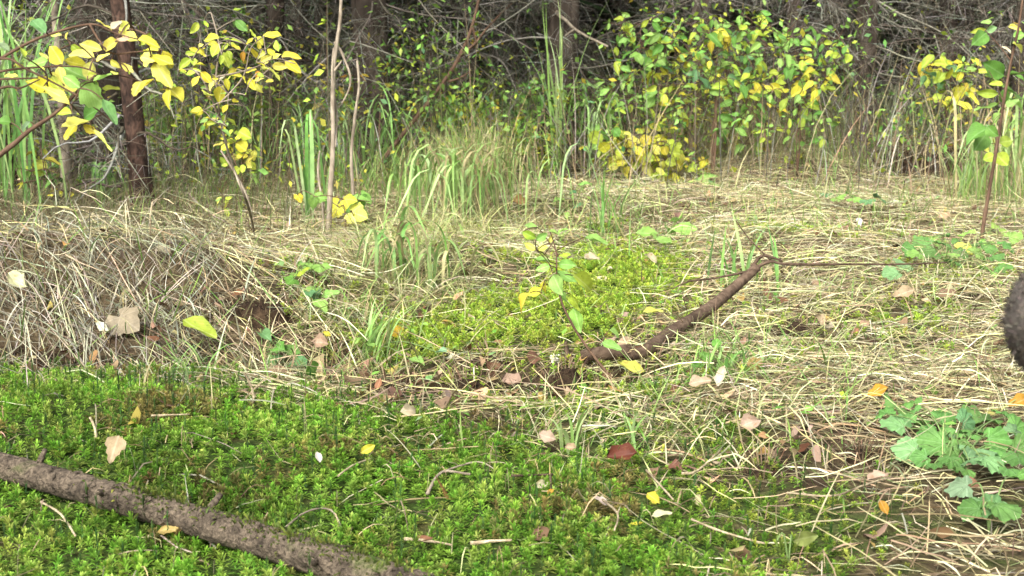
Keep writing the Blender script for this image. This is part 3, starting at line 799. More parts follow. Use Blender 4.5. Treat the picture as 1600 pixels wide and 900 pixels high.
# leafy sapling on the other side
K = [(1365, 85, 1262, 168, G, 1.1), (1365, 60, 1258, 82, YG, .6), (1360, 75, 1432, 48, (.2, .36, .14), 1.2), (1400, 15, 1330, 22, LG), (1475, 352, 1338, 268, G, 1.1), (1505, 350, 1605, 325, G, 1.3), (1450, 370, 1355, 352, LG), (1480, 400, 1598, 495, G, 1.2), (1470, 440, 1480, 535, G, 1.3), (1440, 465, 1300, 460, YG, .8), (1470, 410, 1385, 398, YG), (1445, 530, 1290, 575, LG, 1.1), (1490, 550, 1570, 515, LG, 1.3), (1460, 590, 1385, 650, LG, 1.2), (1385, 680, 1240, 725, G, 1.2), (1370, 670, 1425, 735, G, 1.6), (1365, 715, 1278, 825, G, 1.3), (1445, 770, 1525, 760, YG, 1.7), (1420, 850, 1345, 880, YG, 1.6), (1425, 840, 1495, 920, YG, 1.6), (1350, 790, 1380, 830, LY), (1530, 110, 1610, 90, LG, 1.5), (1530, 150, 1605, 185, LY, 1.3), (1500, 45, 1590, 60, LY, .8), (1520, 215, 1470, 165, CREAM, .5), (1540, 350, 1610, 380, G), (1500, 500, 1610, 540, LG)]
rK = GP(1531, 392); dK = float((rK - CAM) @ FWD)
stK = [([rK, P(1540, 330, dK), P(1547, 290, dK), P(1558, 225, dK), P(1568, 160, dK), P(1580, 95, dK), P(1592, 40, dK), P(1600, -20, dK)], .009, .004), ([P(1568, 160, dK), P(1560, 140, dK), P(1545, 110, dK)], .003, .0014), ([P(1580, 95, dK), P(1560, 70, dK), P(1540, 48, dK)], .003, .0014)]
plant('sapling', 'upright young tree with bright green oval leaves standing near the animal', 'sapling', stK, zl(K, 1200, 30, 4, dK, 'oval', .12), rK, 'bark_twig')

# background shrubs with leaves large enough to tell apart
def bush(label, root, stems, clusters, kind='oval', dd=None, r=.0045, name='shrub', mat='bark_twig'):
    rt = GP(*root); d = float((rt - CAM) @ FWD) if dd is None else dd
    lv = []
    for c in clusters: lv += cluster(*c, d, kind, .18)
    st = []
    for s in stems: st.append(([rt] + [P(a, b_, d + RNG.normal(0, .05)) for a, b_ in s], r, .0016))
    return plant(name, label, 'shrub', st, lv, rt, mat, None, .0032)
bush('shrub with green and yellow leaves in front of the grey dead twigs', (1000, 285), [[(1010, 200), (1020, 120), (1000, 50)], [(990, 200), (975, 120)]],
     [(985, 80, 30, 50, 40, 18, [G, LG, YG, LG]), (1030, 75, 30, 30, 22, 20, [G, BG, LG]), (1020, 150, 30, 40, 16, 20, [YG, LG, Y]), (1000, 40, 50, 22, 26, 16, [LG, G, YG]), (1030, 195, 22, 16, 8, 22, [Y, YG]), (970, 150, 34, 40, 26, 17, [LG, YG, G]), (1050, 110, 30, 60, 22, 17, [YG, LG, Y]), (1060, 190, 24, 40, 18, 16, [LG, G, YG])])
bush('dense bush of small bright yellow leaves low over the dark hollow', (1000, 288), [[(990, 250), (960, 215)], [(1010, 250), (1030, 215)], [(1000, 240), (1000, 210)], [(1030, 270), (1050, 240)]],
     [(985, 232, 46, 28, 110, 16, [Y, Y, YG, LY]), (1035, 245, 28, 32, 56, 16, [Y, LY, YG]), (955, 210, 26, 16, 18, 18, [LG, G, YG]), (1045, 275, 14, 12, 8, 15, [Y, YG])], 'round')
bush('tall shrub with mixed green and yellow leaves before the thicket, left of its twin', (1112, 280), [[(1116, 200), (1118, 120), (1125, 40)], [(1116, 180), (1150, 110), (1160, 60)], [(1118, 150), (1090, 100)]],
     [(1090, 100, 26, 22, 18, 23, [LG, YG, BG]), (1125, 115, 24, 36, 26, 18, [YG, LG, LG, Y]), (1120, 45, 40, 22, 22, 16, [LG, YG, G]), (1165, 35, 40, 20, 20, 16, [LG, G, YG]), (1060, 55, 30, 30, 16, 17, [LG, YG, G]), (1160, 90, 36, 46, 64, 17, [G, LG, LG, YG, BG]), (1175, 140, 24, 12, 20, 16, [YG, Y, LG]), (1140, 180, 24, 24, 12, 24, [G, LG, YG]), (1135, 55, 30, 15, 14, 20, [YG, Y, G]), (1090, 255, 14, 14, 10, 17, [Y, YG]), (1190, 70, 40, 30, 26, 16, [LG, G, YG]), (1160, 205, 44, 40, 26, 16, [LG, G, YG]), (1190, 170, 30, 30, 16, 16, [G, LG])])
bush('twin shrub with olive and yellow leaves before the thicket', (1245, 275), [[(1250, 200), (1248, 130), (1240, 60)], [(1250, 160), (1290, 110)], [(1250, 200), (1215, 150)]],
     [(1245, 85, 30, 35, 40, 16, [G, YG, LG, LG]), (1235, 40, 36, 22, 20, 15, [LG, YG, G]), (1300, 60, 26, 26, 12, 15, [LG, YG, G]), (1270, 115, 34, 28, 30, 18, [YG, Y, LG]), (1268, 135, 22, 12, 10, 22, [Y, YG]), (1215, 130, 14, 18, 12, 20, [Y, YG]), (1245, 165, 22, 26, 12, 20, [YG, LG]), (1210, 180, 12, 14, 7, 20, [Y, LG]), (1215, 210, 26, 16, 12, 15, [LG, YG]), (1290, 90, 40, 40, 24, 15, [G, YG]), (1270, 190, 40, 40, 24, 15, [G, LG, YG])])
bush('yellowing shrub under the shaded thicket beside the leafy sapling', (1480, 262), [[(1478, 200), (1476, 120)], [(1480, 180), (1510, 110)], [(1478, 170), (1450, 120)]],
     [(1468, 105, 30, 22, 26, 22, [YG, Y, YG, BG]), (1510, 105, 22, 22, 14, 22, [Y, YG, LG]), (1480, 145, 22, 20, 9, 24, [YG, Y]), (1508, 135, 12, 10, 5, 24, [Y]), (1462, 158, 9, 12, 4, 20, [YG, Y]), (1508, 178, 10, 8, 3, 20, [LY])])
bush('green rowan-like bush in the shade behind the thin bare saplings', (600, 268), [[(600, 160), (570, 90)], [(605, 150), (612, 80)]],
     [(560, 85, 22, 26, 30, 18, [G, LG, G]), (600, 95, 22, 20, 26, 18, [G, LG]), (548, 120, 16, 20, 12, 18, [G, OR, YG]), (500, 145, 40, 20, 30, 18, [G, LG, (.4, .34, .05)]), (612, 65, 20, 10, 10, 18, [G, LG])], 'lance')
bush('low dull green bush filling the shade right of the reddish trunk', (300, 262), [[(290, 220), (260, 190)], [(310, 215), (320, 180)]],
     [(270, 205, 40, 30, 80, 15, [LG, YG, G]), (330, 190, 50, 30, 80, 15, [LG, G, YG]), (300, 240, 60, 16, 60, 14, [YG, G])], 'oval')
bush('yellow and green undergrowth bush behind the large grass clump', (790, 262), [[(780, 210), (750, 170)], [(800, 210), (830, 190)]],
     [(750, 180, 36, 26, 70, 14, [Y, YG, LG]), (800, 205, 40, 24, 70, 14, [YG, Y, LG]), (850, 230, 36, 26, 70, 15, [YG, G, Y]), (840, 145, 40, 16, 36, 16, [G, LG]), (700, 170, 30, 20, 40, 14, [LG, YG])], 'oval')
bush('green bush between the blue-green grass and the yellow bush', (900, 268), [[(900, 200), (920, 140)], [(890, 200), (870, 150)]],
     [(925, 145, 40, 24, 60, 17, [G, LG, LG]), (880, 160, 36, 26, 46, 16, [G, LG]), (860, 240, 24, 26, 40, 15, [YG, Y, G]), (945, 190, 30, 16, 26, 16, [G, LG])], 'lance')
bush('small leafy twig at the foot of the far-left trunk', (60, 320), [[(45, 290), (30, 270)], [(55, 290), (80, 265)]],
     [(45, 266, 26, 8, 10, 16, [LG, YG]), (80, 275, 14, 10, 8, 16, [G, DG]), (100, 300, 24, 8, 8, 15, [Y, YG]), (28, 285, 10, 6, 5, 14, [CREAM, Y]), (60, 240, 12, 20, 6, 22, [(.3, .3, .04)])], 'oval')
bush('yellow-leaved twig in the dark between the two left trunks', (195, 300), [[(196, 270), (198, 240)]], [(196, 262, 8, 14, 4, 18, [Y, YG]), (240, 268, 6, 10, 3, 18, [YG])], 'oval')
bush('young maple with two bright yellow leaves under the thin bare sapling', (540, 365), [[(540, 340), (535, 310)], [(545, 350), (565, 290)]], [(537, 318, 10, 8, 3, 24, [Y]), (550, 338, 8, 10, 4, 24, [Y, LY]), (570, 305, 18, 12, 7, 24, [LG, G]), (490, 308, 5, 5, 2, 20, [LG]), (462, 305, 3, 3, 1, 14, [Y])], 'maple', name='seedling')

# ground-hugging herbs
def rosette(label, root, rows, kind='geum', name='herb', mat='bark_twig', flat=.75):
    rt = GP(*root); o = empty(name, rt); bb = Buf()
    for (px, py, size, col) in rows:
        g = GP(px, py + size * .12, .022 if py > 560 else .042); d = float((g - CAM) @ FWD); L_ = size / FPX * d * 1.0
        c = P(px, py, d - .01); c[2] = max(c[2], g[2] + .012) + RNG.uniform(0, .015)
        az = math.atan2(c[1] - rt[1], c[0] - rt[0]) + RNG.normal(0, .5)
        dirv = np.array([math.cos(az), math.sin(az), RNG.normal(0, .2)]) 
        base = c - dirv * L_ * .45; tip = c + dirv * L_ * .55
        base[2] = max(base[2], float(H(base[0], base[1])) + .02); tip[2] = max(tip[2], float(H(tip[0], tip[1])) + .012)
        leaf_obj('leaf', kind, base, tip, (RNG.normal(0, .25), -.5 + RNG.normal(0, .2), flat), col, o, rt)
        mid = (rt + base) / 2; mid[2] = max(mid[2], base[2]) + .01
        tube(bb, smooth_path([rt, mid, base], 4), .0018, .0012, 4, (.2, .3, .1), 0, False)
    link('stem', bb.mesh('stem', 'blade', rt), o)
    tag(o, label, 'herb')
HG = (.115, .255, .06); HB = (.17, .32, .13)
rosette('low herb with rounded scalloped green leaves in the near right-hand straw', (1490, 735),
        [(1400, 642, 52, HG), (1396, 672, 50, HB), (1448, 664, 44, HG), (1492, 678, 50, HG), (1530, 655, 70, HG), (1594, 676, 46, HG), (1415, 704, 50, HB), (1457, 704, 54, HG), (1487, 728, 40, HG), (1530, 716, 64, HB), (1560, 700, 46, HG), (1590, 732, 54, HG), (1512, 690, 44, HG), (1436, 720, 34, HG), (1475, 655, 40, HG), (1420, 660, 38, HG), (1550, 735, 44, HB), (1505, 745, 38, HG), (1570, 660, 44, HG), (1540, 680, 40, HG), (1470, 690, 40, HB), (1600, 705, 44, HG), (1580, 750, 40, HG), (1445, 685, 36, HG), (1380, 655, 36, HG), (1500, 712, 44, HG), (1555, 718, 48, HG), (1520, 735, 40, HB), (1462, 735, 36, HG), (1590, 690, 44, HB), (1425, 640, 34, HG), (1510, 668, 40, HB)])
rosette('small patch of grey-green leaves behind the frame corner in the near right straw', (1545, 830), [(1495, 772, 46, GB), (1537, 792, 62, HB), (1572, 808, 54, HG), (1598, 757, 46, HG), (1515, 800, 44, HG)])
rosette('leafy green herb at the foot of the leafy sapling', (1480, 420), [(1440, 382, 30, HG), (1470, 372, 30, HG), (1500, 380, 28, HG), (1455, 398, 34, HG), (1485, 402, 30, LG), (1410, 416, 36, HB), (1392, 428, 34, HB), (1555, 408, 34, HG), (1540, 380, 26, LG), (1560, 360, 28, LG), (1520, 388, 30, HG), (1430, 405, 30, LG), (1575, 388, 30, HG), (1455, 375, 30, LG), (1475, 388, 32, HG), (1500, 398, 30, HG), (1530, 400, 32, LG), (1545, 395, 30, HG), (1420, 395, 28, HG), (1490, 412, 32, HG), (1545, 425, 32, LG), (1570, 420, 32, HG), (1585, 370, 28, LG), (1510, 370, 28, LG)])
rosette('green herb with ragged leaves in the straw beyond the yellow-green moss', (1045, 385), [(1025, 372, 40, LG), (1045, 360, 42, LG), (1058, 345, 40, LG), (1068, 362, 40, LG), (1036, 380, 38, LG), (1012, 370, 34, LG)], 'serrate')
rosette('flat green leaf patch in the far straw below the dark soil bank', (1320, 316), [(1292, 306, 22, BG), (1310, 310, 26, LG), (1335, 318, 26, LG), (1355, 320, 26, BG), (1375, 314, 26, BG), (1330, 308, 22, G)])
rosette('big soft green leaf lying among straw next to the scraped pit', (410, 555), [(412, 528, 40, BG), (438, 548, 44, G), (430, 565, 46, BG), (465, 575, 60, BG), (490, 590, 46, G), (455, 552, 36, G)], 'oval')
rosette('feathery green leaves beside the dark rooted soil', (500, 492), [(485, 470, 34, BG), (500, 480, 36, LG), (515, 470, 30, LG), (495, 468, 30, BG)], 'serrate')
rosette('green leaf rosette showing through straw above the scraped pit', (490, 430), [(485, 418, 34, LG), (500, 424, 30, LG), (470, 430, 26, YG), (455, 450, 24, G), (490, 460, 30, LG)], 'maple')
rosette('pale green herb at the rim of the yellow-green moss', (570, 550), [(560, 535, 30, LG), (690, 562, 30, GB), (650, 570, 34, LG), (580, 545, 30, LG)], 'oval')
rosette('dark leaved herb tangled beneath the leaning dead branch', (1130, 585), [(1105, 565, 34, G), (1145, 565, 32, LG), (1165, 560, 28, BG), (1090, 580, 26, G), (1120, 550, 28, G)], 'oval')
rosette('light green three-lobed leaf at the edge of the yellow bush', (1108, 295), [(1108, 272, 34, LG), (1098, 282, 24, LG), (1118, 288, 24, LG)], 'maple')
rosette('two upright olive leaves at the very bottom of the picture', (1232, 885), [(1213, 852, 42, (.22, .3, .07)), (1255, 846, 44, (.2, .24, .07))], 'oval', 'seedling', flat=.1)
rosette('green herbs scattered in straw around the far grassy hummock', (900, 320), [(870, 315, 26, LG), (895, 305, 26, BG), (915, 290, 28, LG), (885, 335, 24, LG), (905, 325, 24, BG)], 'lance')

# ------------------------------------------------------------------ fallen leaves
def fallen(px, py, size, col, label, kind='birch', up=.5, az=None, lift=.012, ws=1.0, jit_=.05):
    sl = random.choice((.012, .02)) if py > 650 else random.choice((.016, .026, .032))
    g = GP(px, py + size * .1, sl); d = float((g - CAM) @ FWD); L_ = size / FPX * d
    if kind in ('birch', 'round') and up < 1.5: kind = 'dead'; size *= 1.0
    a = RNG.uniform(0, 6.28) if az is None else az
    col = tuple(np.array(col) * .82)
    n = Vector((RNG.normal(0, .4), -up + RNG.normal(0, .2), 1)).normalized()
    dv = Vector((math.cos(a), math.sin(a), 0)); dv = (dv - n * dv.dot(n)).normalized()
    c = Vector(g) + Vector((0, 0, lift + abs(dv.z) * L_ * .5))
    o = leaf_obj('fallen_leaf', kind, c - dv * L_ * .5, c + dv * L_ * .5, n, col, None, None, ws, jit_)
    tag(o, label, 'leaf', 'fallen leaves on the ground')
    return o
FL = [(180, 728, 46, TAN, 'folded tan leaf standing upright in moss just beyond the log', 'birch', 1.6, -1.5), (262, 836, 44, (.55, .42, .14), 'curled yellow-brown leaf in the straw below the log', 'birch', 1.2),
 (161, 521, 24, (.72, .72, .55), 'small whitish leaf beside the crumpled brown leaf on the straw pile', 'round', 1.2), (202, 516, 52, (.34, .28, .19), 'crumpled brown leaf on the side of the straw pile', 'maple', .8), (28, 450, 36, PALE, 'pale yellow-green leaf lying high on the straw pile', 'birch', 1.0, 2.6),
 (312, 532, 66, YG, 'long yellow-green leaf caught in the slanting straw', 'oval', .8, -.55), (845, 768, 24, CREAM, 'pale cream leaf in the near moss', 'round', 1.1), (861, 781, 15, OR, 'small orange leaf scrap touching the pale cream leaf', 'oval', .9), (575, 715, 26, Y, 'small yellow leaf sticking up from the near moss', 'oval', 1.2, .9), (498, 730, 20, (.62, .58, .5), 'white chip of dry leaf in the near moss', 'oval', .8),
 (857, 692, 34, PINK, 'curled pinkish-tan leaf beside the small arching grass tuft', 'birch', 1.2), (892, 709, 18, TAN, 'little tan leaf at the root of the small arching grass tuft', 'birch', 1.2), (970, 722, 44, RED, 'dark red-brown leaf half sunk in moss', 'birch', .7, .1), (1022, 795, 30, Y, 'ragged yellow leaf in the near moss', 'dead', .8), (1034, 815, 32, PALE, 'pale green leaf just below the ragged yellow leaf', 'oval', .6, .1),
 (1172, 674, 34, PINK, 'pinkish leaf lying on top of the small orange-tan leaf', 'round', .9, .3), (1194, 688, 24, (.5, .3, .14), 'small orange-tan leaf under the pinkish leaf', 'oval', .7), (985, 585, 44, LY, 'pale yellow leaf below the leaning dead branch', 'birch', .9, 3.3), (925, 415, 28, CREAM, 'cream-yellow leaf on the bright moss, nearer the centre seedling', 'birch', .9), (1015, 414, 24, CREAM, 'cream leaf on the bright moss, nearer the dead branch', 'birch', .9),
 (1374, 766, 34, PINK, 'pinkish-brown leaf in the near straw left of the scalloped herb', 'birch', .7), (1380, 811, 28, OR, 'orange-yellow leaf flat in straw near the bottom', 'oval', .6), (1372, 625, 34, (.55, .28, .03), 'bright orange leaf just above the scalloped herb', 'birch', .7, .1), (1092, 606, 36, (.5, .38, .25), 'flat tan leaf under the long pale stalk', 'birch', .6, .2), (1126, 606, 30, (.6, .52, .4), 'whitish leaf beside the flat tan leaf under the stalk', 'birch', .6), (640, 646, 34, (.62, .5, .33), 'cream leaf at the moss edge below the scraped pit', 'birch', .8),
 (620, 525, 22, (.58, .38, .03), 'orange-yellow leaf behind the yellow-green grass tuft', 'maple', 1.2), (511, 531, 14, Y, 'tiny bright yellow leaf on the dark soil', 'round', 1.0), (1508, 400, 34, LY, 'yellow leaf at the foot of the leafy sapling', 'birch', .8), (1412, 466, 34, TAN, 'tan leaf in straw with an orange edge right of the long twig', 'birch', .7), (1478, 465, 28, (.26, .17, .11), 'dull brown leaf in straw near the animal', 'round', .9), (1020, 494, 32, LY, 'flat yellow leaf between moss and dead branch', 'oval', .5, .1),
 (800, 608, 36, (.42, .28, .2), 'brownish-pink leaf lying in the scraped pit', 'birch', .6), (938, 797, 26, (.5, .42, .34), 'grey-tan leaf half under crossed straws in the moss', 'birch', .8), (1282, 514, 26, TAN, 'tan leaf on the dark rooted soil right of the branch', 'birch', 1.0), (504, 585, 44, (.5, .38, .23), 'large pale tan leaf on the rim of the scraped pit', 'birch', .9, -1.0), (592, 615, 20, (.38, .18, .09), 'small rusty leaf standing in the scraped pit', 'oval', 1.3), (502, 542, 30, (.4, .28, .19), 'tan-brown leaf on the rooted dark soil', 'birch', .8),
 (1342, 354, 16, (.75, .74, .68), 'white leaf scrap in the far straw', 'round', 1.1), (1512, 764, 34, (.27, .14, .08), 'brown folded leaf between the two herb patches', 'birch', .9), (995, 828, 22, Y, 'thin yellow leaf sliver in the lowest moss', 'lance', .6), (1592, 640, 36, OR, 'orange-brown leaf below the animal', 'birch', .7), (430, 585, 50, (.33, .22, .13), 'long brown strip of dead leaf at the moss edge', 'lance', .6, 2.8), (1475, 345, 22, TAN, 'small tan leaf in the far right straw', 'birch', .8),
 (810, 318, 22, (.4, .24, .1), 'rust-brown leaf in the far straw behind the centre seedling', 'birch', .9), (1250, 250, 18, Y, 'yellow leaf caught on the dry hummock', 'oval', 1.0), (1455, 245, 22, LY, 'pale yellow leaf on the dark soil bank', 'birch', 1.2), (1375, 257, 18, TAN, 'tan leaf on the left end of the dark soil bank', 'birch', 1.2), (1480, 235, 20, OR, 'rusty leaf on the crest of the dark soil bank', 'birch', 1.2), (285, 348, 14, CREAM, 'cream leaf scrap hung on a dry stem by the reddish trunk', 'round', 1.3)]
for f in FL: fallen(f[0], f[1], f[2], f[3], f[4], *f[5:])
# small leaf scraps nobody would count
bl = Buf()
x, y = candidates(5200, 1.9, 9)
m1, m2, m3, m5, pit, px, py, d = covers(x, y)
k = RNG.uniform(0, 1, len(x)) < np.where(m1 > 0, .10, .45)
xb, yb = candidates(20000, 2.4, 6); pb = covers(xb, yb)[4]; kb = (RNG.uniform(0, 1, len(xb)) < .35 * pb)
x = np.concatenate([x[k], xb[kb]]); y = np.concatenate([y[k], yb[kb]]); k = np.ones(len(x), bool)
x, y = x[k], y[k]
for i in range(len(x)):
    a = RNG.uniform(0, 6.28); s = RNG.uniform(.006, .024); z = float(H(x[i], y[i])) + RNG.uniform(.006, .03)
    u = np.array([math.cos(a), math.sin(a), RNG.normal(0, .45)]) * s; w = np.array([-math.sin(a), math.cos(a), RNG.normal(0, .45)]) * s * .62
    c0 = np.array([x[i], y[i], z]); c = jit(random.choice([TAN, (.33, .23, .15), BRN, (.3, .2, .12), (.24, .14, .08), (.42, .33, .2), (.36, .25, .07), BRN]), .25) * .85
    cr = RNG.uniform(-.5, .5)
    th_ = np.arange(8) / 8 * 6.283; rr_ = RNG.uniform(.7, 1.12, 8); rr_[0] = 1.25
    ring = c0 + (np.cos(th_) * rr_)[:, None] * u + (np.sin(th_) * rr_)[:, None] * w; ring[:, 2] += cr * s * np.cos(th_ * 2) + RNG.normal(0, .1, 8) * s
    bl.add(np.concatenate([[c0], ring]), None, [(0, 1 + q_, 1 + (q_ + 1) % 8) for q_ in range(8)], c[None] * RNG.uniform(.75, 1.2, (9, 1)))
tag(link('leaf_litter', bl.mesh('leaf_litter', 'straw')), 'scraps of brown and tan leaf litter strewn through the straw', 'leaf litter', kind='stuff')

bgc = Buf()
x, y = candidates(16000, 2.5, 9)
m1, m2, m3, m5, pit, px, py, d = covers(x, y)
k = (RNG.uniform(0, 1, len(x)) < np.clip(fbm(x, y, .9, 28) * .8 + .22, .05, .8)) & (m1 == 0) & (px > 400)
x, y = x[k], y[k]; n = len(x)
c0 = np.stack([x, y, H(x, y) + RNG.uniform(.01, .045, n)], -1); a = RNG.uniform(0, 6.28, n); e = RNG.normal(.15, .35, n); L_ = RNG.uniform(.010, .034, n)
u = np.stack([np.cos(a) * np.cos(e), np.sin(a) * np.cos(e), np.sin(e)], -1); w = np.stack([-np.sin(a), np.cos(a), RNG.normal(0, .3, n)], -1) * RNG.uniform(.15, .34, (n, 1))
v = np.stack([c0, c0 + u * (L_ * .45)[:, None] + w * L_[:, None], c0 + u * L_[:, None] - [0, 0, .004], c0 + u * (L_ * .45)[:, None] - w * L_[:, None]], 1)
c = pick([LG, G, YG, (.22, .36, .07), (.2, .33, .12)], n, .2)
bgc.add(v.reshape(-1, 3), (np.arange(n)[:, None] * 4 + np.arange(4)[None]), None, np.repeat(c, 4, 0))
tag(link('ground_cover', bgc.mesh('ground_cover', 'blade')), 'tiny green leaves growing up through the straw of the clearing', 'ground cover', kind='stuff')

# ------------------------------------------------------------------ log, branches, sticks
from mathutils import noise as mnoise
def log_mesh(buf, pts, radii, sides=20, rough=.05, seed=0, fine=0.0, sub=10):
    pts = smooth_path(pts, sub); n = len(pts)
    rad = np.interp(np.linspace(0, 1, n), np.linspace(0, 1, len(radii)), radii)
    th = np.arange(sides) / sides * 6.283; s = np.linspace(0, 1, n)
    wob = 1 + rough * (sines(np.cos(th)[None] * .6 + s[:, None] * 6, np.sin(th)[None] * .6 + s[:, None] * 2, .9, seed) + .7 * sines(np.cos(th)[None] * 1.5 + s[:, None] * 22, np.sin(th)[None] * 1.5, 1.2, seed + 7))
    if fine:
        arc = np.concatenate([[0], np.cumsum(np.linalg.norm(np.diff(pts, axis=0), axis=1))])
        for i_ in range(n):
            for k_ in range(sides):
                u_ = Vector((arc[i_] * 45, math.cos(th[k_]) * rad[i_] * 110, math.sin(th[k_]) * rad[i_] * 110))
                wob[i_, k_] += fine * (mnoise.fractal(u_, .8, 2.2, 4) - .8 * max(0, .25 - abs(mnoise.noise(u_ * .6))))
    tan = np.gradient(pts, axis=0); tan /= np.linalg.norm(tan, axis=1)[:, None]
    a = np.cross(tan, [0, 0, 1.0]); a /= np.linalg.norm(a, axis=1)[:, None]; b_ = np.cross(a, tan)
    v = pts[:, None] + (rad[:, None] * wob)[..., None] * (np.cos(th)[None, :, None] * a[:, None] + np.sin(th)[None, :, None] * b_[:, None])
    i = np.arange(n - 1)[:, None] * sides; k = np.arange(sides)[None]; k2 = (k + 1) % sides
    q = np.stack([i + k, i + sides + k, i + sides + k2, i + k2], -1).reshape(-1, 4)
    v = v.reshape(-1, 3); v = np.concatenate([v, [pts[0] + tan[0] * .006, pts[-1] - tan[-1] * .006]]); c0 = n * sides
    t = [[c0, j, (j + 1) % sides] for j in range(sides)] + [[c0 + 1, (n - 1) * sides + (j + 1) % sides, (n - 1) * sides + j] for j in range(sides)]
    buf.add(v, q, t)
    return pts, rad

lr = .023
cs = [GP(a_, b_, lr + .012) for a_, b_ in ((-60, 712), (40, 739), (160, 772), (280, 807), (400, 842), (520, 880), (640, 920), (800, 975))]
c2 = cs[4]
root = empty('fallen_log', c2 - np.array([0, 0, lr]))
b = Buf(); lp, lrad = log_mesh(b, cs, [.021, .0225, .023, .024, .025, .026, .026, .025], 48, .045, 4, .045, 34)
link('trunk', b.mesh('trunk', 'bark_log', c2 - np.array([0, 0, lr])), root)
# moss growing on the log's far end and one patch on top
b = Buf(); n = 900
t = np.concatenate([RNG.beta(6, 3.4, n), RNG.normal(.37, .018, 160), RNG.normal(.40, .02, 90)]); t = np.clip(t, .02, .99)
ip = t * (len(lp) - 1); i0 = np.clip(ip.astype(int), 0, len(lp) - 2); fr = (ip - i0)[:, None]
cp = lp[i0] * (1 - fr) + lp[i0 + 1] * fr; rr = np.interp(t, np.linspace(0, 1, len(lrad)), lrad)
th = RNG.normal(math.pi * .5, .55, len(t)); ax = lp[-1] - lp[0]; ax /= np.linalg.norm(ax); aa = np.cross(ax, [0, 0, 1]); aa /= np.linalg.norm(aa); bb_ = np.cross(aa, ax)
sp = cp + rr[:, None] * .97 * (np.cos(th)[:, None] * aa + np.sin(th)[:, None] * bb_)
nn = (sp - cp) / rr[:, None]
col = pick([(.10, .14, .025), (.14, .17, .03), (.07, .10, .02)], len(t), .2)
dirs = nn + RNG.normal(0, .5, nn.shape); ln_ = RNG.uniform(.004, .010, len(t))
line = np.stack([sp, sp + dirs * (ln_ * .6)[:, None], sp + dirs * ln_[:, None] + np.array([0, 0, -.002])], 1)
sd = np.cross(dirs, RNG.normal(0, 1, dirs.shape)); sd /= np.linalg.norm(sd, axis=1)[:, None]
ribbons(b, line, np.repeat(sd[:, None], 3, 1), np.tile([[.0025, .003, .0008]], (len(t), 1)), col * .7, col * 1.2)
o = link('moss_patch', b.mesh('moss_patch', 'moss', c2 - np.array([0, 0, lr])), root); o['kind'] = 'stuff'
# loose bark flakes
bfl = Buf()
for i in range(70):
    t_ = RNG.uniform(.02, .9); j = int(t_ * (len(lp) - 1)); th_ = RNG.uniform(-.3, 2.6)
    dn = math.cos(th_) * aa + math.sin(th_) * bb_; c_ = lp[j] + dn * (lrad[j] * 1.03)
    tg = ax * RNG.uniform(.006, .018); sd_ = np.cross(dn, ax) * RNG.uniform(.003, .008)
    bfl.add([c_ - tg, c_ - sd_, c_ + tg + dn * RNG.uniform(.001, .005), c_ + sd_ + dn * .002], [(0, 1, 2, 3)])
link('bark_flakes', bfl.mesh('bark_flakes', 'bark_log', c2 - np.array([0, 0, lr])), root)['kind'] = 'stuff'
for t_, th_, L_ in ((.16, 1.9, .03), (.30, .5, .022), (.47, 2.3, .035), (.58, 1.1, .02), (.70, .3, .03)):   # broken side-branch stubs
    j = int(t_ * (len(lp) - 1)); dn = math.cos(th_) * aa + math.sin(th_) * bb_ + ax * .25
    kb = Buf(); p0 = lp[j] + dn * lrad[j] * .7
    tube(kb, [p0, p0 + dn * (L_ * .5), p0 + dn * L_], .0065, .0038, 8, (.3, .2, .1), .12)
    link('knot', kb.mesh('knot', 'bark_log', c2 - np.array([0, 0, lr])), root)
tag(root, 'mossy fallen log with grey-brown bark lying in the nearest moss', 'log')

def stick(label, pts, r0, r1, mat='bark_stick', name='stick', lift=0.0, px=True, sides=6, forks=()):
    W = []
    for p in pts:
        if len(p) == 2: q = GP(p[0], p[1], lift + r0 + .008)
        else: q = P(*p)
        W.append(q)
    o0 = W[0].copy()
    r0 *= .75; r1 *= .7
    b = Buf(); tube(b, smooth_path(W, 4), r0, r1, sides, (.3, .2, .1), .14)
    o = link(name, b.mesh(name, mat, o0), None, [float(v) for v in o0])
    for f in forks:
        F = [P(*p) if len(p) == 3 else GP(p[0], p[1], lift + r0 + .008) for p in f]
        fb = Buf(); tube(fb, smooth_path(F, 4), r1 * 1.1, r1 * .5, 5, (.3, .2, .1), .08)
        link('twig', fb.mesh('twig', mat, o0), o)
    tag(o, label, 'stick')
    return o
# thick dead branch leaning up out of the moss
d1, d2 = GD(1000, 556), GD(1150, 500)
bp = [GP(985, 556, .02), GP(1010, 548, .035), P(1045, 522, d1 + .08), P(1110, 480, (d1 + d2) / 2 + .1), P(1150, 447, d2 + .02), P(1182, 418, d2 + .08)]
o0 = bp[0].copy()
root = empty('dead_branch', o0)
b = Buf(); log_mesh(b, bp, [.012, .017, .018, .017, .016, .014], 16, .07, 9, .06, 14)
link('wood', b.mesh('wood', 'bark_stick', o0), root)
b = Buf()
dt = d2 + .08
tube(b, smooth_path([bp[-1], P(1205, 408, dt), P(1230, 413, dt), P(1330, 413, dt + .1), P(1400, 413, dt + .15), P(1480, 410, dt + .2)], 4), .006, .0022, 5, (.2, .1, .05), .08)
tube(b, smooth_path([P(1170, 428, dt), P(1190, 400, dt), P(1222, 408, dt)], 4), .008, .003, 5, (.2, .1, .05), .1)
tube(b, smooth_path([P(1178, 422, dt), P(1120, 434, dt - .05), P(1075, 440, dt - .1), P(1050, 452, dt - .1)], 4), .004, .002, 5, (.2, .1, .05), .1)
tube(b, smooth_path([P(1205, 408, dt), P(1170, 372, dt), P(1150, 345, dt)], 4), .003, .0015, 5, (.2, .1, .05), .1)
link('twig', b.mesh('twig', 'bark_stick', o0), root)
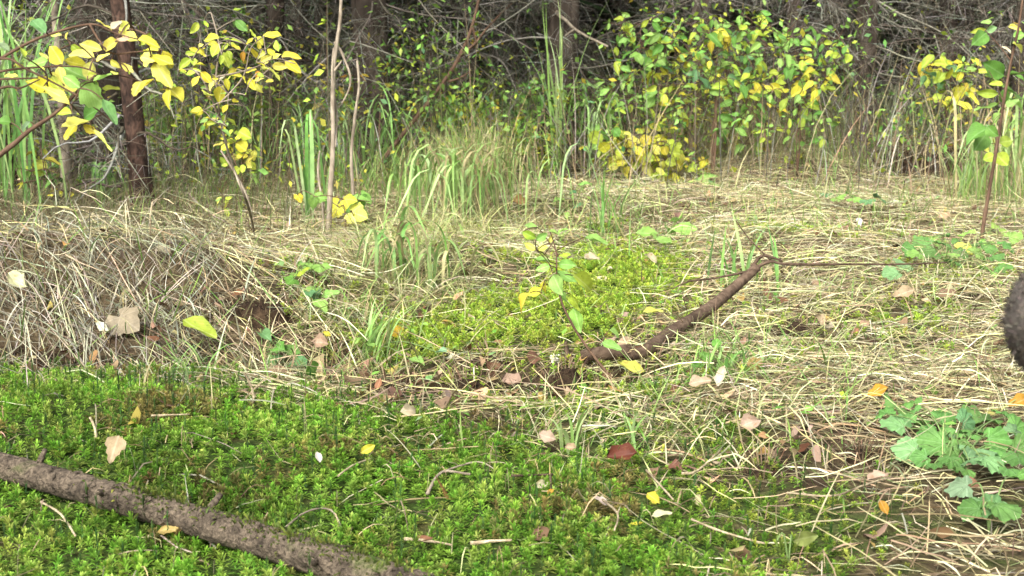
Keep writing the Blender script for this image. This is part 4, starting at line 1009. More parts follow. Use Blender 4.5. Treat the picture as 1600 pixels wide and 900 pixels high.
tag(root, 'thick brown dead branch leaning up from the moss with a long thin twig', 'branch')
b = Buf(); q0 = [GP(908, 556, .03), GP(945, 552, .032), GP(985, 549, .03)]
log_mesh(b, q0, [.012, .020, .018], 12, .1, 15)
tag(link('dead_branch', b.mesh('dead_branch', 'bark_stick', q0[0]), None, [float(v) for v in q0[0]]), 'short dark broken branch piece at the foot of the leaning dead branch', 'branch')
stick('short dark peg of wood sticking up beside the white fluffy clump', [(886, 562), (886, 548, GD(886, 562)), (884, 534, GD(886, 562))], .010, .007)
# pale stalks and sticks
stick('long pale double stalk slanting across straw under the dead branch', [(1005, 566), (1080, 528, GD(1080, 545)), (1200, 482, GD(1200, 497)), (1325, 440, GD(1325, 452))], .004, .003, 'dry_wood', forks=[[(1015, 566), (1090, 532, GD(1090, 550)), (1210, 486, GD(1210, 500)), (1300, 455, GD(1300, 465))]])
stick('long thin straw-coloured stalk running from moss toward the animal', [(955, 646), (1040, 625), (1110, 612), (1250, 585), (1400, 540), (1500, 515)], .0022, .0015, 'dry_wood', lift=.02)
stick('pale bent stick lying across the log', [(228, 845), (262, 810, 2.15), (285, 785, 2.18), (302, 776, 2.22)], .0032, .0035, 'dry_wood')
stick('thin grey twig bent in a hook over the log\'s mossy end', [(398, 868), (440, 830, 2.08), (478, 800, 2.12), (517, 797, 2.14), (537, 832)], .0028, .002, 'bark_grey')
stick('curled tan bark strip at the back edge of the near moss', [(365, 648), (392, 638, GD(392, 645)), (396, 615, GD(392, 645)), (382, 582, GD(392, 645))], .005, .003, 'dry_wood')
stick('small pale hooked stalk in the moss behind the log', [(150, 688), (148, 668, GD(150, 688)), (140, 652, GD(150, 688))], .004, .003, 'dry_wood')
stick('thin straight pale stick on moss near the straw pile', [(236, 650), (296, 648)], .0028, .0022, 'dry_wood', lift=.012)
stick('grey crooked twig lying in the middle of the near moss', [(668, 772), (690, 738), (735, 742)], .0042, .003, 'bark_grey', lift=.014, forks=[[(690, 738), (745, 722), (775, 735)]])
stick('dark elbow-shaped twig standing in moss by the pale cream leaf', [(800, 744), (858, 742), (860, 744, GD(860, 770)), (861, 770)], .0035, .0028, 'bark_stick', lift=.012)
stick('pale peeled stick lying in moss near the bottom edge', [(735, 849), (770, 846), (800, 844)], .004, .003, 'dry_wood', lift=.012)
stick('short whitish stick beside the log\'s mossy end', [(632, 842), (668, 845), (706, 852)], .0035, .0025, 'dry_wood', lift=.012)
stick('pale stalk slanting through the near moss below the dark red leaf', [(1010, 735), (1030, 757), (1052, 781)], .003, .0022, 'dry_wood', lift=.014)
stick('long pale stalk in the lowest right moss', [(1080, 812), (1130, 832), (1195, 850)], .003, .002, 'dry_wood', lift=.014)
stick('forked straw stem in the near moss', [(940, 780), (965, 803), (960, 830)], .003, .002, 'dry_wood', lift=.02, forks=[[(965, 803), (970, 790)]])
stick('bent pale twig on bare soil right of the near moss', [(1065, 740), (1090, 736), (1128, 702)], .0032, .0024, 'dry_wood', lift=.014)
stick('grey-green blade-like stalk in the corner moss below the log', [(64, 785), (95, 805), (118, 838)], .003, .002, 'dry_wood', lift=.02)
stick('yellowish twig poking from moss below the small yellow leaf', [(528, 745), (550, 728), (575, 718)], .0026, .002, 'dry_wood', lift=.016)
stick('pale dry stalk crossing the bottom right straw', [(1230, 770), (1300, 775), (1345, 760), (1395, 745)], .003, .002, 'dry_wood', lift=.014)
stick('long dry stalk over the dark soil bank', [(1340, 275), (1420, 245, 9.0), (1480, 225, 9.0), (1515, 213, 9.0)], .006, .004, 'dry_wood')
stick('second dry stalk crossing in front of the dark soil bank', [(1405, 285), (1460, 255, 8.6), (1520, 230, 8.6)], .006, .004, 'dry_wood')
stick('dry broken stem standing below the tall arching grass', [(508, 375), (500, 345, GD(508, 375)), (497, 330, GD(508, 375)), (450, 355, GD(508, 375))], .003, .002, 'dry_wood')
stick('bent straw stem sticking up on the left straw pile', [(160, 418), (186, 385, GD(165, 425)), (215, 412)], .003, .002, 'dry_wood')
stick('kinked dry stem beside the reddish trunk', [(235, 375), (249, 308, GD(235, 375)), (330, 365)], .0035, .002, 'dry_wood')
# white fluffy clump
b = Buf(); g = GP(870, 566)
for i in range(26):
    a_ = RNG.uniform(0, 6.28); e_ = RNG.uniform(.1, 1.4); dv = np.array([math.cos(a_) * math.cos(e_), math.sin(a_) * math.cos(e_), math.sin(e_)])
    p0 = g + dv * .006; L_ = RNG.uniform(.012, .02)
    tube(b, [p0, p0 + dv * L_ * .5, p0 + dv * L_], .005, .002, 5, (.7, .7, .6), .1)
tag(link('fungus', b.mesh('fungus', 'white_fluff', g), None, [float(v) for v in g]), 'small white fluffy clump on the rim of the scraped pit', 'fungus')

# ------------------------------------------------------------------ soil clods turned up by rooting
def clod(label, px, py, wpx, hpx, name='soil_mound', roots=60):
    g = GP(px, py + hpx * .3); d = float((g - CAM) @ FWD); w = wpx / FPX * d / 2; h = hpx / FPX * d
    b = Buf(); nr, na = 12, 30
    V = [(0, 0, 0)]; 
    for i in range(nr + 1):
        for j in range(na):
            r_ = i / nr; th = j / na * 6.283
            x_ = math.cos(th) * r_ * w; y_ = math.sin(th) * r_ * w * .7
            s = 1 + .3 * float(sines(x_ + px, y_, 5 / max(w, .05) * .3, 3))
            wx, wy = g[0] + x_ * s, g[1] + y_ * s
            z_ = h * (1 - r_ ** 1.7) * (.75 + .45 * float(fbm(np.array(wx), np.array(wy), 9, 8))) - .012 * r_
            V.append((wx - g[0], wy - g[1], float(H(wx, wy)) - g[2] + z_))
    V[0] = (0, 0, V[1][2])
    Q = [(1 + i * na + j, 1 + i * na + (j + 1) % na, 1 + (i + 1) * na + (j + 1) % na, 1 + (i + 1) * na + j) for i in range(nr) for j in range(na)]
    b.add(np.array(V), [(q[0], q[3], q[2], q[1]) for q in Q])
    o = link(name, b.mesh(name, 'soil'), None, [float(v) for v in g])
    br = Buf(); n = roots
    a_ = RNG.uniform(0, 6.28, n); r_ = np.sqrt(RNG.uniform(0, .9, n)); x_ = np.cos(a_) * r_ * w; y_ = np.sin(a_) * r_ * w * .7
    z_ = H(g[0] + x_, g[1] + y_) - g[2] + h * (1 - r_ ** 1.7) * .7
    c = pick([(.09, .055, .035), (.16, .10, .06), (.25, .19, .11)], n, .2)
    standing(br, np.stack([x_, y_, z_], -1), RNG.uniform(.03, .09, n) * (w / .08) ** .5, a_, RNG.uniform(.2, .9, n), RNG.uniform(1.4, 2.6, n), RNG.uniform(.0012, .0028, n), c, c, 6)
    r = link('rootlets', br.mesh('rootlets', 'straw'), o); r['kind'] = 'stuff'
    tag(o, label, 'soil')
clod('dark clump of torn-up soil and rootlets in the scraped pit', 880, 606, 120, 46)
clod('dark rooted soil heap under straw left of the pit', 405, 485, 120, 30)
clod('dark soil patch dug up right of the leaning dead branch', 1255, 520, 110, 24)
clod('long dark soil bank under dry stalks at the clearing\'s far edge', 1440, 270, 240, 36, 'soil_bank', 260)
clod('small brown soil heap with fibres below the rooted soil', 548, 580, 60, 18)
clod('dark brown soil heap behind the low herb\'s flank', 1345, 712, 80, 26)
clod('brown soil patch in the right-hand moss', 1190, 735, 110, 14)
clod('low brown soil ridge along the moss edge left of the torn-up clump', 730, 608, 150, 22)
clod('crumbly brown soil ridge below the large pale tan leaf', 610, 606, 130, 18)
clod('dark earth scrape in front of the leaning dead branch', 1010, 572, 90, 14)
clod('grey soil heap under crossed straws above the scraped pit', 765, 562, 80, 20)

# ------------------------------------------------------------------ bare saplings
def sapling(label, root, pts, wpx, mat, forks=(), d=None, rt=None):
    r = GP(*root); dd = float((r - CAM) @ FWD) if d is None else d
    if d is not None:
        r = P(root[0], root[1], d); r[2] = float(H(r[0], r[1]))
    W = [r - np.array([0, 0, .03])] + [P(a, b_, dd + (t[0] if t else 0)) for a, b_, *t in pts]
    rad = wpx / 2 / FPX * dd
    o = empty('bare_sapling', r)
    b = Buf(); tube(b, smooth_path(W, 5), rad, rad * .55, 8, (.3, .3, .2), .06); link('trunk', b.mesh('trunk', mat, r), o)
    for f in forks:
        b = Buf(); tube(b, smooth_path([P(a, b_, dd + RNG.normal(0, .01)) for a, b_ in f], 4), rad * .55, rad * .25, 6, (.3, .3, .2), .06)
        link('branch', b.mesh('branch', mat, r), o)
    tag(o, label, 'sapling')
sapling('thin pale bare sapling with a broken fork standing over the arching grass', (512, 365), [(516, 300), (520, 240), (520, 140), (523, 90), (531, 35), (534, -30)], 9, 'bark_grey',
        [[(523, 65), (535, 85), (547, 118), (545, 140), (534, 162)], [(522, 75), (519, 120), (526, 180), (524, 230)], [(522, 112), (534, 95)]])
sapling('shorter pale bare sapling just right of the broken-forked one', (552, 335), [(551, 290), (549, 240), (555, 180), (561, 135), (558, 95)], 6.5, 'bark_grey')
sapling('leaning reddish-brown bare sapling, the longer of the crossing pair', (578, 292), [(592, 262), (612, 232), (660, 172), (700, 118), (722, 80), (738, 40), (752, -20)], 8, 'bark_twig', [[(700, 128), (718, 122), (735, 112)], [(718, 88), (742, 68), (760, 45), (775, 30)], [(738, 40), (745, 70), (744, 75)]])
sapling('leaning brown bare sapling behind, rising from the grass with side twigs', (630, 262), [(645, 215), (668, 190), (695, 130), (720, 95), (765, 40), (800, 5)], 6, 'bark_twig', [[(645, 215), (646, 195)], [(668, 140), (672, 100), (677, 35)], [(685, 150), (720, 128), (735, 110)]])
sapling('thin grey sapling between the reddish trunk and the yellow bunch of leaves', (400, 352), [(385, 305), (362, 262), (345, 235)], 5, 'bark_grey')
sapling('slim grey-brown stem at the foot of the tall arching grass', (505, 358), [(504, 320), (497, 270), (500, 235)], 5, 'bark_grey')
sapling('thin reddish stem under the twin shrubs', (1112, 285), [(1118, 230), (1119, 150)], 3.5, 'bark_twig')
sapling('slanting grey dead stem on the hummock before the thicket', (1190, 250), [(1205, 200), (1215, 120), (1225, 40)], 4, 'bark_grey', d=9.6)

# ------------------------------------------------------------------ trees
def trunk_mesh(r, h, mat, seed, lean=(0, 0)):
    b = Buf(); n = 26; sides = 14
    zs = np.concatenate([[-.15, 0, .04, .1, .2, .35], np.linspace(.6, h, n - 6)])
    rr = r * (1 + .55 * np.exp(-np.clip(zs, 0, None) / .12)) * np.clip(1 - .8 * np.clip(zs, 0, None) / h, .12, 1)
    pts = np.stack([lean[0] * zs + .03 * np.sin(zs * 1.1 + seed), lean[1] * zs + .03 * np.cos(zs * .9 + seed), zs], -1)
    th = np.arange(sides) / sides * 6.283
    wob = 1 + .10 * np.sin(th * 3 + seed)[None] * np.exp(-np.clip(zs, 0, None) / .3)[:, None] + .05 * RNG.normal(0, 1, (len(zs), sides))
    v = pts[:, None] + (rr[:, None] * wob)[..., None] * np.stack([np.cos(th), np.sin(th), 0 * th], -1)[None]
    i = np.arange(len(zs) - 1)[:, None] * sides; k = np.arange(sides)[None]; k2 = (k + 1) % sides
    b.add(v.reshape(-1, 3), np.stack([i + k, i + k2, i + sides + k2, i + sides + k], -1).reshape(-1, 4))
    return b.mesh('trunk', mat)

TW = [(.125, .12, .095), (.18, .175, .14), (.065, .056, .042), (.27, .265, .22), (.085, .07, .054)]
def dead_branches(r, z0, z1, nb, seed, lmax=1.7, ntw=15, nsub=6):
    b = Buf()
    for i in range(nb):
        z = RNG.uniform(z0, z1); a = RNG.uniform(0, 6.28); L_ = lmax * RNG.uniform(.45, 1.0); sl = RNG.uniform(-.55, .15)
        t = np.linspace(0, 1, 8)
        az = a + RNG.normal(0, .15) * t
        line = np.stack([np.cos(az) * t * L_, np.sin(az) * t * L_, z + sl * t * L_ - .12 * L_ * t ** 2 + .03 * np.sin(t * 7 + i)], -1)
        line[:, :2] += r * .7 * np.stack([np.cos(az), np.sin(az)], -1)
        tube(b, line, .009 * RNG.uniform(.6, 1.2), .002, 4, jit(random.choice(TW), .15), .05, False)
        n = ntw; tt = RNG.uniform(.12, 1, n); ip = tt * 7; i0 = np.clip(ip.astype(int), 0, 6); fr = (ip - i0)[:, None]
        root = line[i0] * (1 - fr) + line[i0 + 1] * fr
        ta = a + RNG.choice([-1, 1], n) * RNG.uniform(.3, 1.3, n)
        c = pick(TW, n, .2)
        tl = RNG.uniform(.15, .6, n) * L_ * .6
        S = 6; ts = np.linspace(0, 1, S)
        lean = RNG.uniform(1.4, 2.7, n)[:, None] + RNG.normal(.15, .25, n)[:, None] * ts[None]
        a2 = ta[:, None] + RNG.normal(0, .15, n)[:, None] * ts + RNG.normal(0, .12, (n, S))
        dd = np.stack([np.sin(lean) * np.cos(a2), np.sin(lean) * np.sin(a2), np.cos(lean)], -1)
        ln2 = np.concatenate([root[:, None], root[:, None] + np.cumsum(dd[:, :-1] * (tl / (S - 1))[:, None, None], 1)], 1)
        sd = RNG.normal(0, 1, (n, 1, 3)); sd = np.repeat(sd / np.linalg.norm(sd, axis=2, keepdims=True), S, 1)
        w = np.repeat(RNG.uniform(.003, .006, n)[:, None], S, 1) * (1.1 - .6 * ts[None])
        ribbons(b, ln2, sd, w, c, c)
        # fine hanging twigs
        m = n * nsub; src = RNG.integers(0, n, m); st = RNG.integers(1, S, m); rt = ln2[src, st]
        sa = RNG.uniform(0, 6.28, m); sl2 = RNG.uniform(.04, .20, m); le = RNG.uniform(1.2, 2.9, m)
        dv = np.stack([np.sin(le) * np.cos(sa), np.sin(le) * np.sin(sa), np.cos(le)], -1)
        l3 = np.stack([rt, rt + dv * (sl2 * .5)[:, None] + RNG.normal(0, .008, (m, 3)), rt + dv * sl2[:, None] + np.array([0, 0, -.012])], 1)
        sd = RNG.normal(0, 1, (m, 1, 3)); sd = np.repeat(sd / np.linalg.norm(sd, axis=2, keepdims=True), 3, 1)
        c = pick(TW, m, .25)
        ribbons(b, l3, sd, np.tile([[.003, .0026, .0014]], (m, 1)) * RNG.uniform(.7, 1.3, (m, 1)), c, c)
    return b.mesh('dead_branches', 'twig')

def crown_mesh(z0, h, rmax, nb, seed):
    b = Buf()
    for i in range(nb):
        z = z0 + (h - z0) * (i / nb) ** .9; a = i * 2.4 + RNG.normal(0, .3); L_ = rmax * (1 - (z - z0) / (h - z0)) ** .8 + .15
        t = np.linspace(0, 1, 5)
        line = np.stack([np.cos(a) * t * L_, np.sin(a) * t * L_, z - .15 * L_ * t - .22 * L_ * t ** 2 + .12 * L_ * t ** 4], -1)
        n = 16; tt = RNG.uniform(.15, 1, n); ip = tt * 4; i0 = np.clip(ip.astype(int), 0, 3); fr = (ip - i0)[:, None]
        root = line[i0] * (1 - fr) + line[i0 + 1] * fr
        ta = a + RNG.choice([-1, 1], n) * RNG.uniform(.4, 1.2, n); tl = .45 * L_ * RNG.uniform(.4, 1, n) + .08
        le = RNG.uniform(1.5, 2.1, n); dv = np.stack([np.sin(le) * np.cos(ta), np.sin(le) * np.sin(ta), np.cos(le)], -1)
        l3 = np.stack([root, root + dv * (tl * .5)[:, None], root + dv * tl[:, None] + np.array([0, 0, -.05])], 1)
        sd = np.stack([-np.sin(ta), np.cos(ta), RNG.normal(0, .3, n)], -1)
        c = pick([(.03, .055, .02), (.045, .075, .025), (.025, .045, .018)], n, .2)
        ribbons(b, l3, np.repeat(sd[:, None], 3, 1), np.tile([[.05, .08, .02]], (n, 1)) * RNG.uniform(.7, 1.3, (n, 1)), c, c)
        tube(b, line, .012, .004, 3, (.09, .07, .05), 0, False)
    return b.mesh('crown', 'blade')

DB = [dead_branches(.08, .15, 2.6, 46, 1, 1.5, 16, 7), dead_branches(.07, .1, 2.3, 42, 2, 1.3, 16, 7), dead_branches(.10, .25, 2.8, 46, 3, 1.6, 16, 7)]
LOW = [crown_mesh(.15, 7.5, 1.5, 130, 3), crown_mesh(.1, 7.0, 1.35, 120, 4)]
CR = [crown_mesh(3.4, 9.0, 1.35, 75, 1), crown_mesh(3.8, 8.5, 1.2, 65, 2)]  # upper crowns out of view, put in and shaped to shade the thicket
def spruce(label, x, y, r, mat='bark_dark', group=None, lean=(0, 0), db=True, seed=0, h=8.0, crown=True, small=False, low=False):
    o = empty('spruce_tree', (x, y, float(H(x, y))))
    link('trunk', trunk_mesh(r, h, mat, seed, lean), o)
    if db:
        t = link('dead_branches', DB[seed % 3], o); t.rotation_euler = (0, 0, RNG.uniform(0, 6.28)); t['kind'] = 'stuff'
    if small:
        t = link('dead_twigs', dead_branches(.045, .1, 1.6, 26, 9, .55, 7, 3), o); t['kind'] = 'stuff'; t.location = (-.04, 0, 0)
    if crown:
        c = link('crown', (LOW if low else CR)[seed % 2], o); c.rotation_euler = (0, 0, RNG.uniform(0, 6.28)); c['kind'] = 'stuff'
    tag(o, label, 'tree', group)
    return o
def at_px(px, d): 
    p = P(px, 300, d); return float(p[0]), float(p[1])
r = GP(214, 338)
spruce('slender tree with reddish-brown bark rising from a dark hollow in the grass', float(r[0]), float(r[1]), .050, 'bark_red', lean=(-.055, 0), db=False, seed=1, crown=True, small=True)
sp_list = [('dark thick spruce trunk standing close behind the reddish one', 160, 8.2, .15), ('thin grey spruce stem left of the dark thick trunk', 95, 7.2, .024), ('brown trunk cut by the picture\'s left edge', 4, 7.4, .05),
           ('dark spruce trunk behind the thin bare saplings', 588, 9.2, .13), ('dark spruce trunk where the leaning saplings cross', 742, 10.2, .075), ('spruce with pale dead lower branches above the blue-green grass', 880, 9.6, .12),
           ('spruce hung with fine twigs behind the tall mixed-leaf shrub', 1085, 10.4, .09), ('spruce behind the twin shrub, thick with hanging grey twigs', 1225, 10.2, .06), ('spruce veiled in grey hanging twigs right of the twin shrub', 1340, 10.6, .09), ('shaded spruce behind the yellowing shrub', 1470, 11.0, .08), ('spruce at the far right behind the leafy sapling', 1590, 10.4, .07), ('slim spruce between the yellow spray and the thin saplings', 440, 9.6, .07), ('slim spruce behind the low dull green bush', 320, 10.2, .06)]
for i, (lab, px, d, rad) in enumerate(sp_list):
    x, y = at_px(px, d); spruce(lab, x, y, rad, 'bark_red' if 'brown trunk' in lab else ('bark_grey' if 'grey spruce stem' in lab else 'bark_dark'), seed=i, db=rad > .03, crown=rad > .03)
# the thicket behind
k = 0
for row, (d, n) in enumerate(((12.2, 10), (13.8, 11), (15.8, 12), (18.5, 13), (22, 14))):
    for i in range(n):
        px = -260 + (i + RNG.uniform(.2, .8)) * 2120 / n
        x, y = at_px(px, d + RNG.uniform(-.6, .6)); k += 1
        o = spruce('slender dark spruce deep in the twig thicket', x, y, RNG.uniform(.05, .1), 'bark_dark', 'spruces deep in the thicket', seed=k, h=8, low=row > 0, db=row < 2)
        s = RNG.uniform(.9, 1.2); o.scale = (s, s, s)

# big pale dead limb at the top
sp = [P(870, 20, 9.3), P(885, 33, 9.25), P(905, 50, 9.2), P(950, 73, 9.1)]
o0 = sp[0]; b = Buf(); tube(b, smooth_path([P(880, 10, 9.75)] + sp, 4), .016, .008, 6, (.3, .3, .3), .06)
tube(b, smooth_path([P(898, 45, 9.2), P(880, 60, 9.2), P(890, 75, 9.2)], 4), .007, .004, 5, (.3, .3, .3), .06)
tag(link('dead_limb', b.mesh('dead_limb', 'bark_grey', o0), None, [float(v) for v in o0]), 'pale bare dead limb jutting from the spruce above the blue-green grass', 'branch')

# fallen twig tangle on the ground under the spruces
bt = Buf(); n = 12000
x = RNG.uniform(-5.5, 5.5, n); y = RNG.uniform(7.6, 17, n); kk = np.abs(x) < y * .45 + .4; x, y = x[kk], y[kk]; n = len(x)
c = pick(TW + STRAW_DK, n, .2)
standing(bt, np.stack([x, y, H(x, y)], -1), RNG.uniform(.15, 1.1, n), RNG.uniform(0, 6.28, n), RNG.uniform(0, .8, n), RNG.uniform(.4, 2.2, n), RNG.uniform(.003, .007, n), c, c, 6)
tag(link('twig_tangle', bt.mesh('twig_tangle', 'twig')), 'tangle of thin grey twigs and dead stems along the forest edge', 'twigs', kind='stuff')
bu = Buf(); n = 52000                # small-leaved undergrowth
x = RNG.uniform(-5.5, 5.5, n); y = RNG.uniform(7.5, 13, n)
den = fbm(x, y, .45, 12); kk = (np.abs(x) < y * .45 + .4) & (den > -.6) & ~((x > 1.8) & (RNG.uniform(0, 1, n) < .6)) & ~((y < 8.3) & (RNG.uniform(0, 1, n) < .7)); x, y = x[kk], y[kk]; n = len(x)
z = H(x, y) + RNG.beta(1.2, 2.0, n) * 1.35
k3 = (sines(x * 1.0 + z * .8, y - z * .5, .7, 6) + .7 * sines(x + z * .3, y + z, 1.7, 16) + RNG.normal(0, .15, n)) > .08 + .35 * (z - H(x, y) > .6); x, y, z = x[k3], y[k3], z[k3]; n = len(x)
a = RNG.uniform(0, 6.28, n); e = RNG.normal(0, .6, n); L_ = RNG.uniform(.026, .065, n)
u = np.stack([np.cos(a) * np.cos(e), np.sin(a) * np.cos(e), np.sin(e)], -1); w = np.stack([-np.sin(a), np.cos(a), RNG.normal(0, .5, n)], -1)
c0 = np.stack([x, y, z], -1); v = np.stack([c0, c0 + u * (L_ * .5)[:, None] + w * (L_ * .27)[:, None], c0 + u * L_[:, None], c0 + u * (L_ * .5)[:, None] - w * (L_ * .27)[:, None]], 1)
c = pick([LG, LG, YG, BG, (.5, .44, .05), (.2, .34, .07)], n, .2)
bu.add(v.reshape(-1, 3), (np.arange(n)[:, None] * 4 + np.arange(4)[None]), None, np.repeat(c, 4, 0))
n = 36000
x = RNG.uniform(-4.2, 3.4, n); y = RNG.uniform(7.0, 10.2, n)
lim = np.where(x < -.9, 6.9 + .2 * np.sin(x * 3), 7.9 + .25 * np.sin(x * 2.3)); lim = np.where(x > 1.2, 9.0, lim)
kk = (y > lim) & (np.abs(x) < y * .42 + .3); x, y = x[kk], y[kk]; n = len(x)
hz = RNG.beta(1.3, 1.7, n) * 1.25; z = H(x, y) + hz
k3 = (sines(x + hz * .4, y, .55, 10) + .8 * sines(x - hz * .3, y + hz * .6, 1.5, 24) + RNG.normal(0, .15, n)) > .02 + .30 * hz; x, y, z = x[k3], y[k3], z[k3]; n = len(x)
a = RNG.uniform(0, 6.28, n); e = RNG.normal(-.2, .5, n); L_ = RNG.uniform(.03, .062, n)
u = np.stack([np.cos(a) * np.cos(e), np.sin(a) * np.cos(e), np.sin(e)], -1); w = np.stack([-np.sin(a), np.cos(a), RNG.normal(0, .5, n)], -1)
c0 = np.stack([x, y, z], -1); v = np.stack([c0, c0 + u * (L_ * .45)[:, None] + w * (L_ * .25)[:, None], c0 + u * L_[:, None] - [0, 0, .006], c0 + u * (L_ * .45)[:, None] - w * (L_ * .25)[:, None]], 1)
warm = sines(x, y, .5, 31) > .1
c = np.where(warm[:, None], pick([YG, YG, (.5, .46, .06), LG], n, .2), pick([LG, G, (.18, .32, .06), YG], n, .2))
bu.add(v.reshape(-1, 3), (np.arange(n)[:, None] * 4 + np.arange(4)[None]), None, np.repeat(c, 4, 0))
st = RNG.integers(0, n, 1500)      # thin stems carrying the leaves
rt = np.stack([x[st] + RNG.normal(0, .06, 1500), y[st] + RNG.normal(0, .06, 1500), H(x[st], y[st])], -1)
cst = pick([(.14, .10, .06), (.2, .16, .09), (.12, .13, .05)], 1500, .2); az_ = np.arctan2(y[st] - rt[:, 1], x[st] - rt[:, 0])
standing(bu, rt, np.maximum(.1, z[st] - rt[:, 2]) * 1.05, az_, RNG.uniform(0, .15, 1500), RNG.uniform(.1, .6, 1500), np.full(1500, .005), cst, cst, 6)
print('undergrowth', n)
tag(link('undergrowth', bu.mesh('undergrowth', 'blade')), 'small-leaved green and yellowish undergrowth in the shade of the spruces', 'undergrowth', kind='stuff')

# ------------------------------------------------------------------ animal at the edge
def animal():
    J = {  # joint: (position, radius)
        'pelvis': ((1.70, .98, .60), .17), 'loin': ((1.42, .99, .64), .20), 'chest': ((1.12, 1.01, .64), .215), 'shoulder': ((.92, 1.02, .66), .185), 'neck': ((.76, 1.03, .64), .145), 'head': ((.690, 1.04, .640), .138), 'brow': ((.600, 1.043, .620), .130), 'face': ((.533, 1.047, .572), .116), 'snout': ((.483, 1.05, .523), .102), 'nose': ((.447, 1.052, .474), .086),
        'rump': ((1.86, .97, .56), .10), 'tail': ((1.93, .97, .44), .02), 'tailtip': ((1.95, .97, .30), .012)}
    E = [('pelvis', 'loin'), ('loin', 'chest'), ('chest', 'shoulder'), ('shoulder', 'neck'), ('neck', 'head'), ('head', 'brow'), ('brow', 'face'), ('face', 'snout'), ('snout', 'nose'), ('pelvis', 'rump'), ('rump', 'tail'), ('tail', 'tailtip')]
    for s, sy in (('l', -.11), ('r', .11)):
        gz = float(H(1.0, 1.0))
        J['fs' + s] = ((.98, 1.01 + sy, .46), .085); J['fe' + s] = ((1.02, 1.01 + sy, .33), .05); J['fk' + s] = ((.99, 1.01 + sy, .18), .034); J['ff' + s] = ((.985, 1.01 + sy, gz + .05), .026); J['ft' + s] = ((.955, 1.01 + sy, gz + .022), .024)
        J['hh' + s] = ((1.70, .98 + sy, .46), .10); J['hk' + s] = ((1.62, .98 + sy, .34), .06); J['hc' + s] = ((1.76, .98 + sy, .22), .036); J['hf' + s] = ((1.735, .98 + sy, gz + .05), .026); J['ht' + s] = ((1.70, .98 + sy, gz + .022), .024)
        E += [('shoulder', 'fs' + s), ('fs' + s, 'fe' + s), ('fe' + s, 'fk' + s), ('fk' + s, 'ff' + s), ('ff' + s, 'ft' + s), ('pelvis', 'hh' + s), ('hh' + s, 'hk' + s), ('hk' + s, 'hc' + s), ('hc' + s, 'hf' + s), ('hf' + s, 'ht' + s)]
    names = list(J); idx = {n_: i for i, n_ in enumerate(names)}
    org = np.array([1.2, 1.0, float(H(1.2, 1.0))])
    me = bpy.data.meshes.new('body'); me.from_pydata([tuple(np.array(J[n_][0]) - org) for n_ in names], [(idx[a], idx[b_]) for a, b_ in E], [])
    ob = bpy.data.objects.new('tmp', me); COL.objects.link(ob)
    sk = ob.modifiers.new('skin', 'SKIN')
    for i, n_ in enumerate(names):
        sv = me.skin_vertices[0].data[i]; sv.radius = (J[n_][1], J[n_][1]); sv.use_root = (n_ == 'pelvis')
    sub = ob.modifiers.new('sub', 'SUBSURF'); sub.levels = 2; sub.render_levels = 2
    dg = bpy.context.evaluated_depsgraph_get(); ev = ob.evaluated_get(dg)
    body = bpy.data.meshes.new_from_object(ev); body.name = 'body'
    COL.objects.unlink(ob); bpy.data.objects.remove(ob)
    m, nt, N, L = new_mat('hide'); out = N('ShaderNodeOutputMaterial'); p = N('ShaderNodeBsdfPrincipled')
    n1 = noise_tex(nt, 40, 5, N('ShaderNodeTexCoord').outputs['Object'])
    L(mix_col(nt, (.045, .037, .031), (.10, .085, .07), ramp(nt, n1, .35, .65)), p.inputs['Base Color']); p.inputs['Roughness'].default_value = .8; L(p.outputs[0], out.inputs[0]); MATS['hide'] = m
    body.materials.clear(); body.materials.append(m)
    for pl in body.polygons: pl.use_smooth = True
    root = empty('animal', org)
    link('body', body, root)
    # coat
    nv = len(body.vertices); co = np.zeros(nv * 3); no = np.zeros(nv * 3); body.vertices.foreach_get('co', co); body.vertices.foreach_get('normal', no)
    co = co.reshape(-1, 3); no = no.reshape(-1, 3)
    polys = [(pl.center[:], pl.normal[:], pl.area) for pl in body.polygons]
    ce = np.array([q[0] for q in polys]); nn = np.array([q[1] for q in polys]); ar = np.array([q[2] for q in polys])
    n = 60000; w = ar.copy(); w[ce[:, 0] < -.5] *= 8; pi = RNG.choice(len(ar), n, p=w / w.sum())
    pos = ce[pi] + RNG.normal(0, 1, (n, 3)) * np.sqrt(ar[pi])[:, None] * .45
    off = ((pos - ce[pi]) * nn[pi]).sum(1); pos = pos - nn[pi] * off[:, None]
    back = np.array([.75, 0, -.35]); dv = nn[pi] * .30 + back[None] + RNG.normal(0, .16, (n, 3)); dv /= np.linalg.norm(dv, axis=1)[:, None]
    L_ = RNG.uniform(.012, .03, n) * np.where(pos[:, 0] < -.60, .3, 1)
    l3 = np.stack([pos, pos + dv * (L_ * .5)[:, None] + nn[pi] * .003, pos + dv * L_[:, None]], 1)
    sd = np.cross(dv, nn[pi]); sd /= np.linalg.norm(sd, axis=1)[:, None] + 1e-9
    c = pick([(.05, .042, .035), (.08, .068, .056), (.13, .112, .095), (.06, .05, .042)], n, .25)
    bf = Buf(); ribbons(bf, l3, np.repeat(sd[:, None], 3, 1), np.tile([[.0014, .0012, .0003]], (n, 1)), c, c * 1.3)
    fo = link('coat', bf.mesh('coat', 'fur'), root); fo['kind'] = 'stuff'
    # ears, eyes, nose disc: seated on the skin found by casting onto the body
    from mathutils.bvhtree import BVHTree
    bvh = BVHTree.FromPolygons([v_.co[:] for v_ in body.vertices], [tuple(p_.vertices) for p_ in body.polygons])
    def on_skin(p_, d_):
        h_ = bvh.ray_cast(Vector(np.asarray(p_) - org - np.asarray(d_) * .5), Vector(d_).normalized())[0]
        return np.array(h_) if h_ is not None else np.asarray(p_) - org
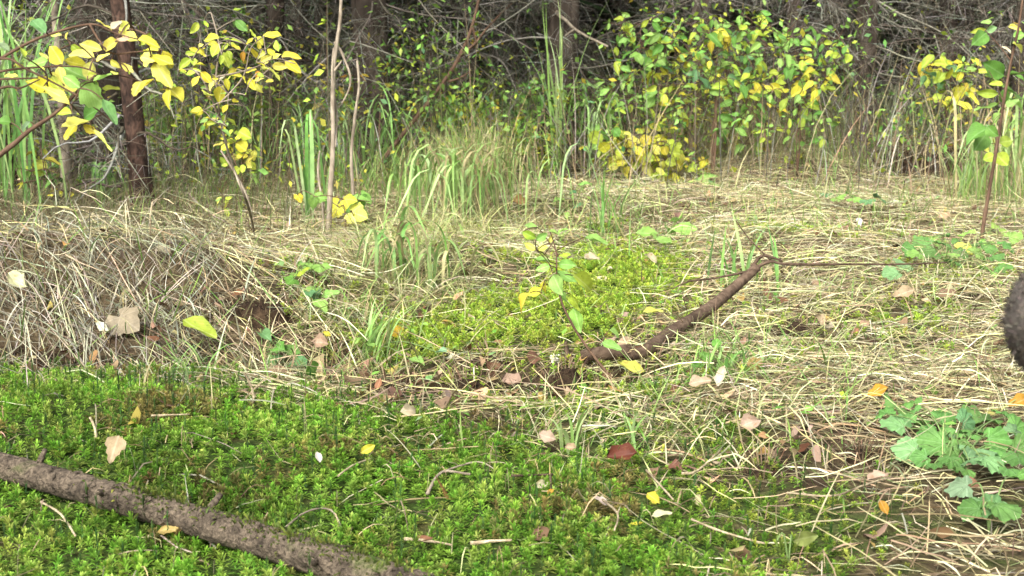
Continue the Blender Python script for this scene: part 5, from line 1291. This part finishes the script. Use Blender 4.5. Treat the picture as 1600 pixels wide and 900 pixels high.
    def ball(c_, r_, mat_, name_, sq=(1, 1, 1)):
        bm_ = Buf(); th = np.linspace(0, math.pi, 9); ph = np.arange(14) / 14 * 6.283
        V = np.stack([np.sin(th)[:, None] * np.cos(ph), np.sin(th)[:, None] * np.sin(ph), np.repeat(np.cos(th)[:, None], 14, 1)], -1).reshape(-1, 3) * r_ * np.array(sq) + c_
        i_ = np.arange(8)[:, None] * 14; kq = np.arange(14)[None]; k2 = (kq + 1) % 14
        bm_.add(V, np.stack([i_ + kq, i_ + 14 + kq, i_ + 14 + k2, i_ + k2], -1).reshape(-1, 4)); return link(name_, bm_.mesh(name_, mat_), root)
    m2_, nt2, N2, L2 = new_mat('wet_dark'); o2 = N2('ShaderNodeOutputMaterial'); p2 = N2('ShaderNodeBsdfPrincipled')
    L2(mix_col(nt2, (.012, .009, .008), (.03, .022, .018), noise_tex(nt2, 60, 3, N2('ShaderNodeTexCoord').outputs['Object'])), p2.inputs['Base Color']); p2.inputs['Roughness'].default_value = .25; L2(p2.outputs[0], o2.inputs[0]); MATS['wet_dark'] = m2_
    for sy in (-1, 1):
        e0 = on_skin([.58, 1.043 + sy * .3, .66], (0, -sy, 0))
        ball(e0 - np.array([0, sy * .006, 0]), .013, 'wet_dark', 'eye')
        r0 = on_skin([.70, 1.04 + sy * .07, 1.0], (0, 0, -1)) - np.array([0, 0, .015])
        eb = Buf(); tt = np.linspace(0, 1, 9)
        for k_ in range(2):                      # cupped ear: outer and inner face
            V = []
            for t_ in tt:
                c_ = r0 + np.array([.05 * t_, sy * .05 * t_, .15 * t_]); w_ = .042 * math.sin(math.pi * min(1, .28 + .72 * t_)) ** .8 + .002
                for q_ in np.linspace(-1, 1, 7): V.append(c_ + np.array([w_ * q_, -sy * .0 , 0]) + np.array([0, sy * (.022 * (1 - q_ * q_) * (1 - t_ * .5) - (.006 if k_ else 0)), 0]))
            Q = [(a_ * 7 + b_, a_ * 7 + b_ + 1, a_ * 7 + b_ + 8, a_ * 7 + b_ + 7) for a_ in range(8) for b_ in range(6)]
            eb.add(np.array(V), Q)
        link('ear', eb.mesh('ear', 'hide'), root)
    tip = on_skin([.38, 1.052, .480], (1, 0, .25))
    ball(tip + np.array([.004, 0, 0]), .040, 'wet_dark', 'nose', (.28, 1.0, .85))
    for sy in (-1, 1): ball(tip + np.array([-.006, sy * .017, .002]), .008, 'bark_dark', 'nostril', (.5, .8, 1.2))
    tag(root, 'dark grey-brown furry animal pushing its head in at the right-hand edge', 'animal')
animal()
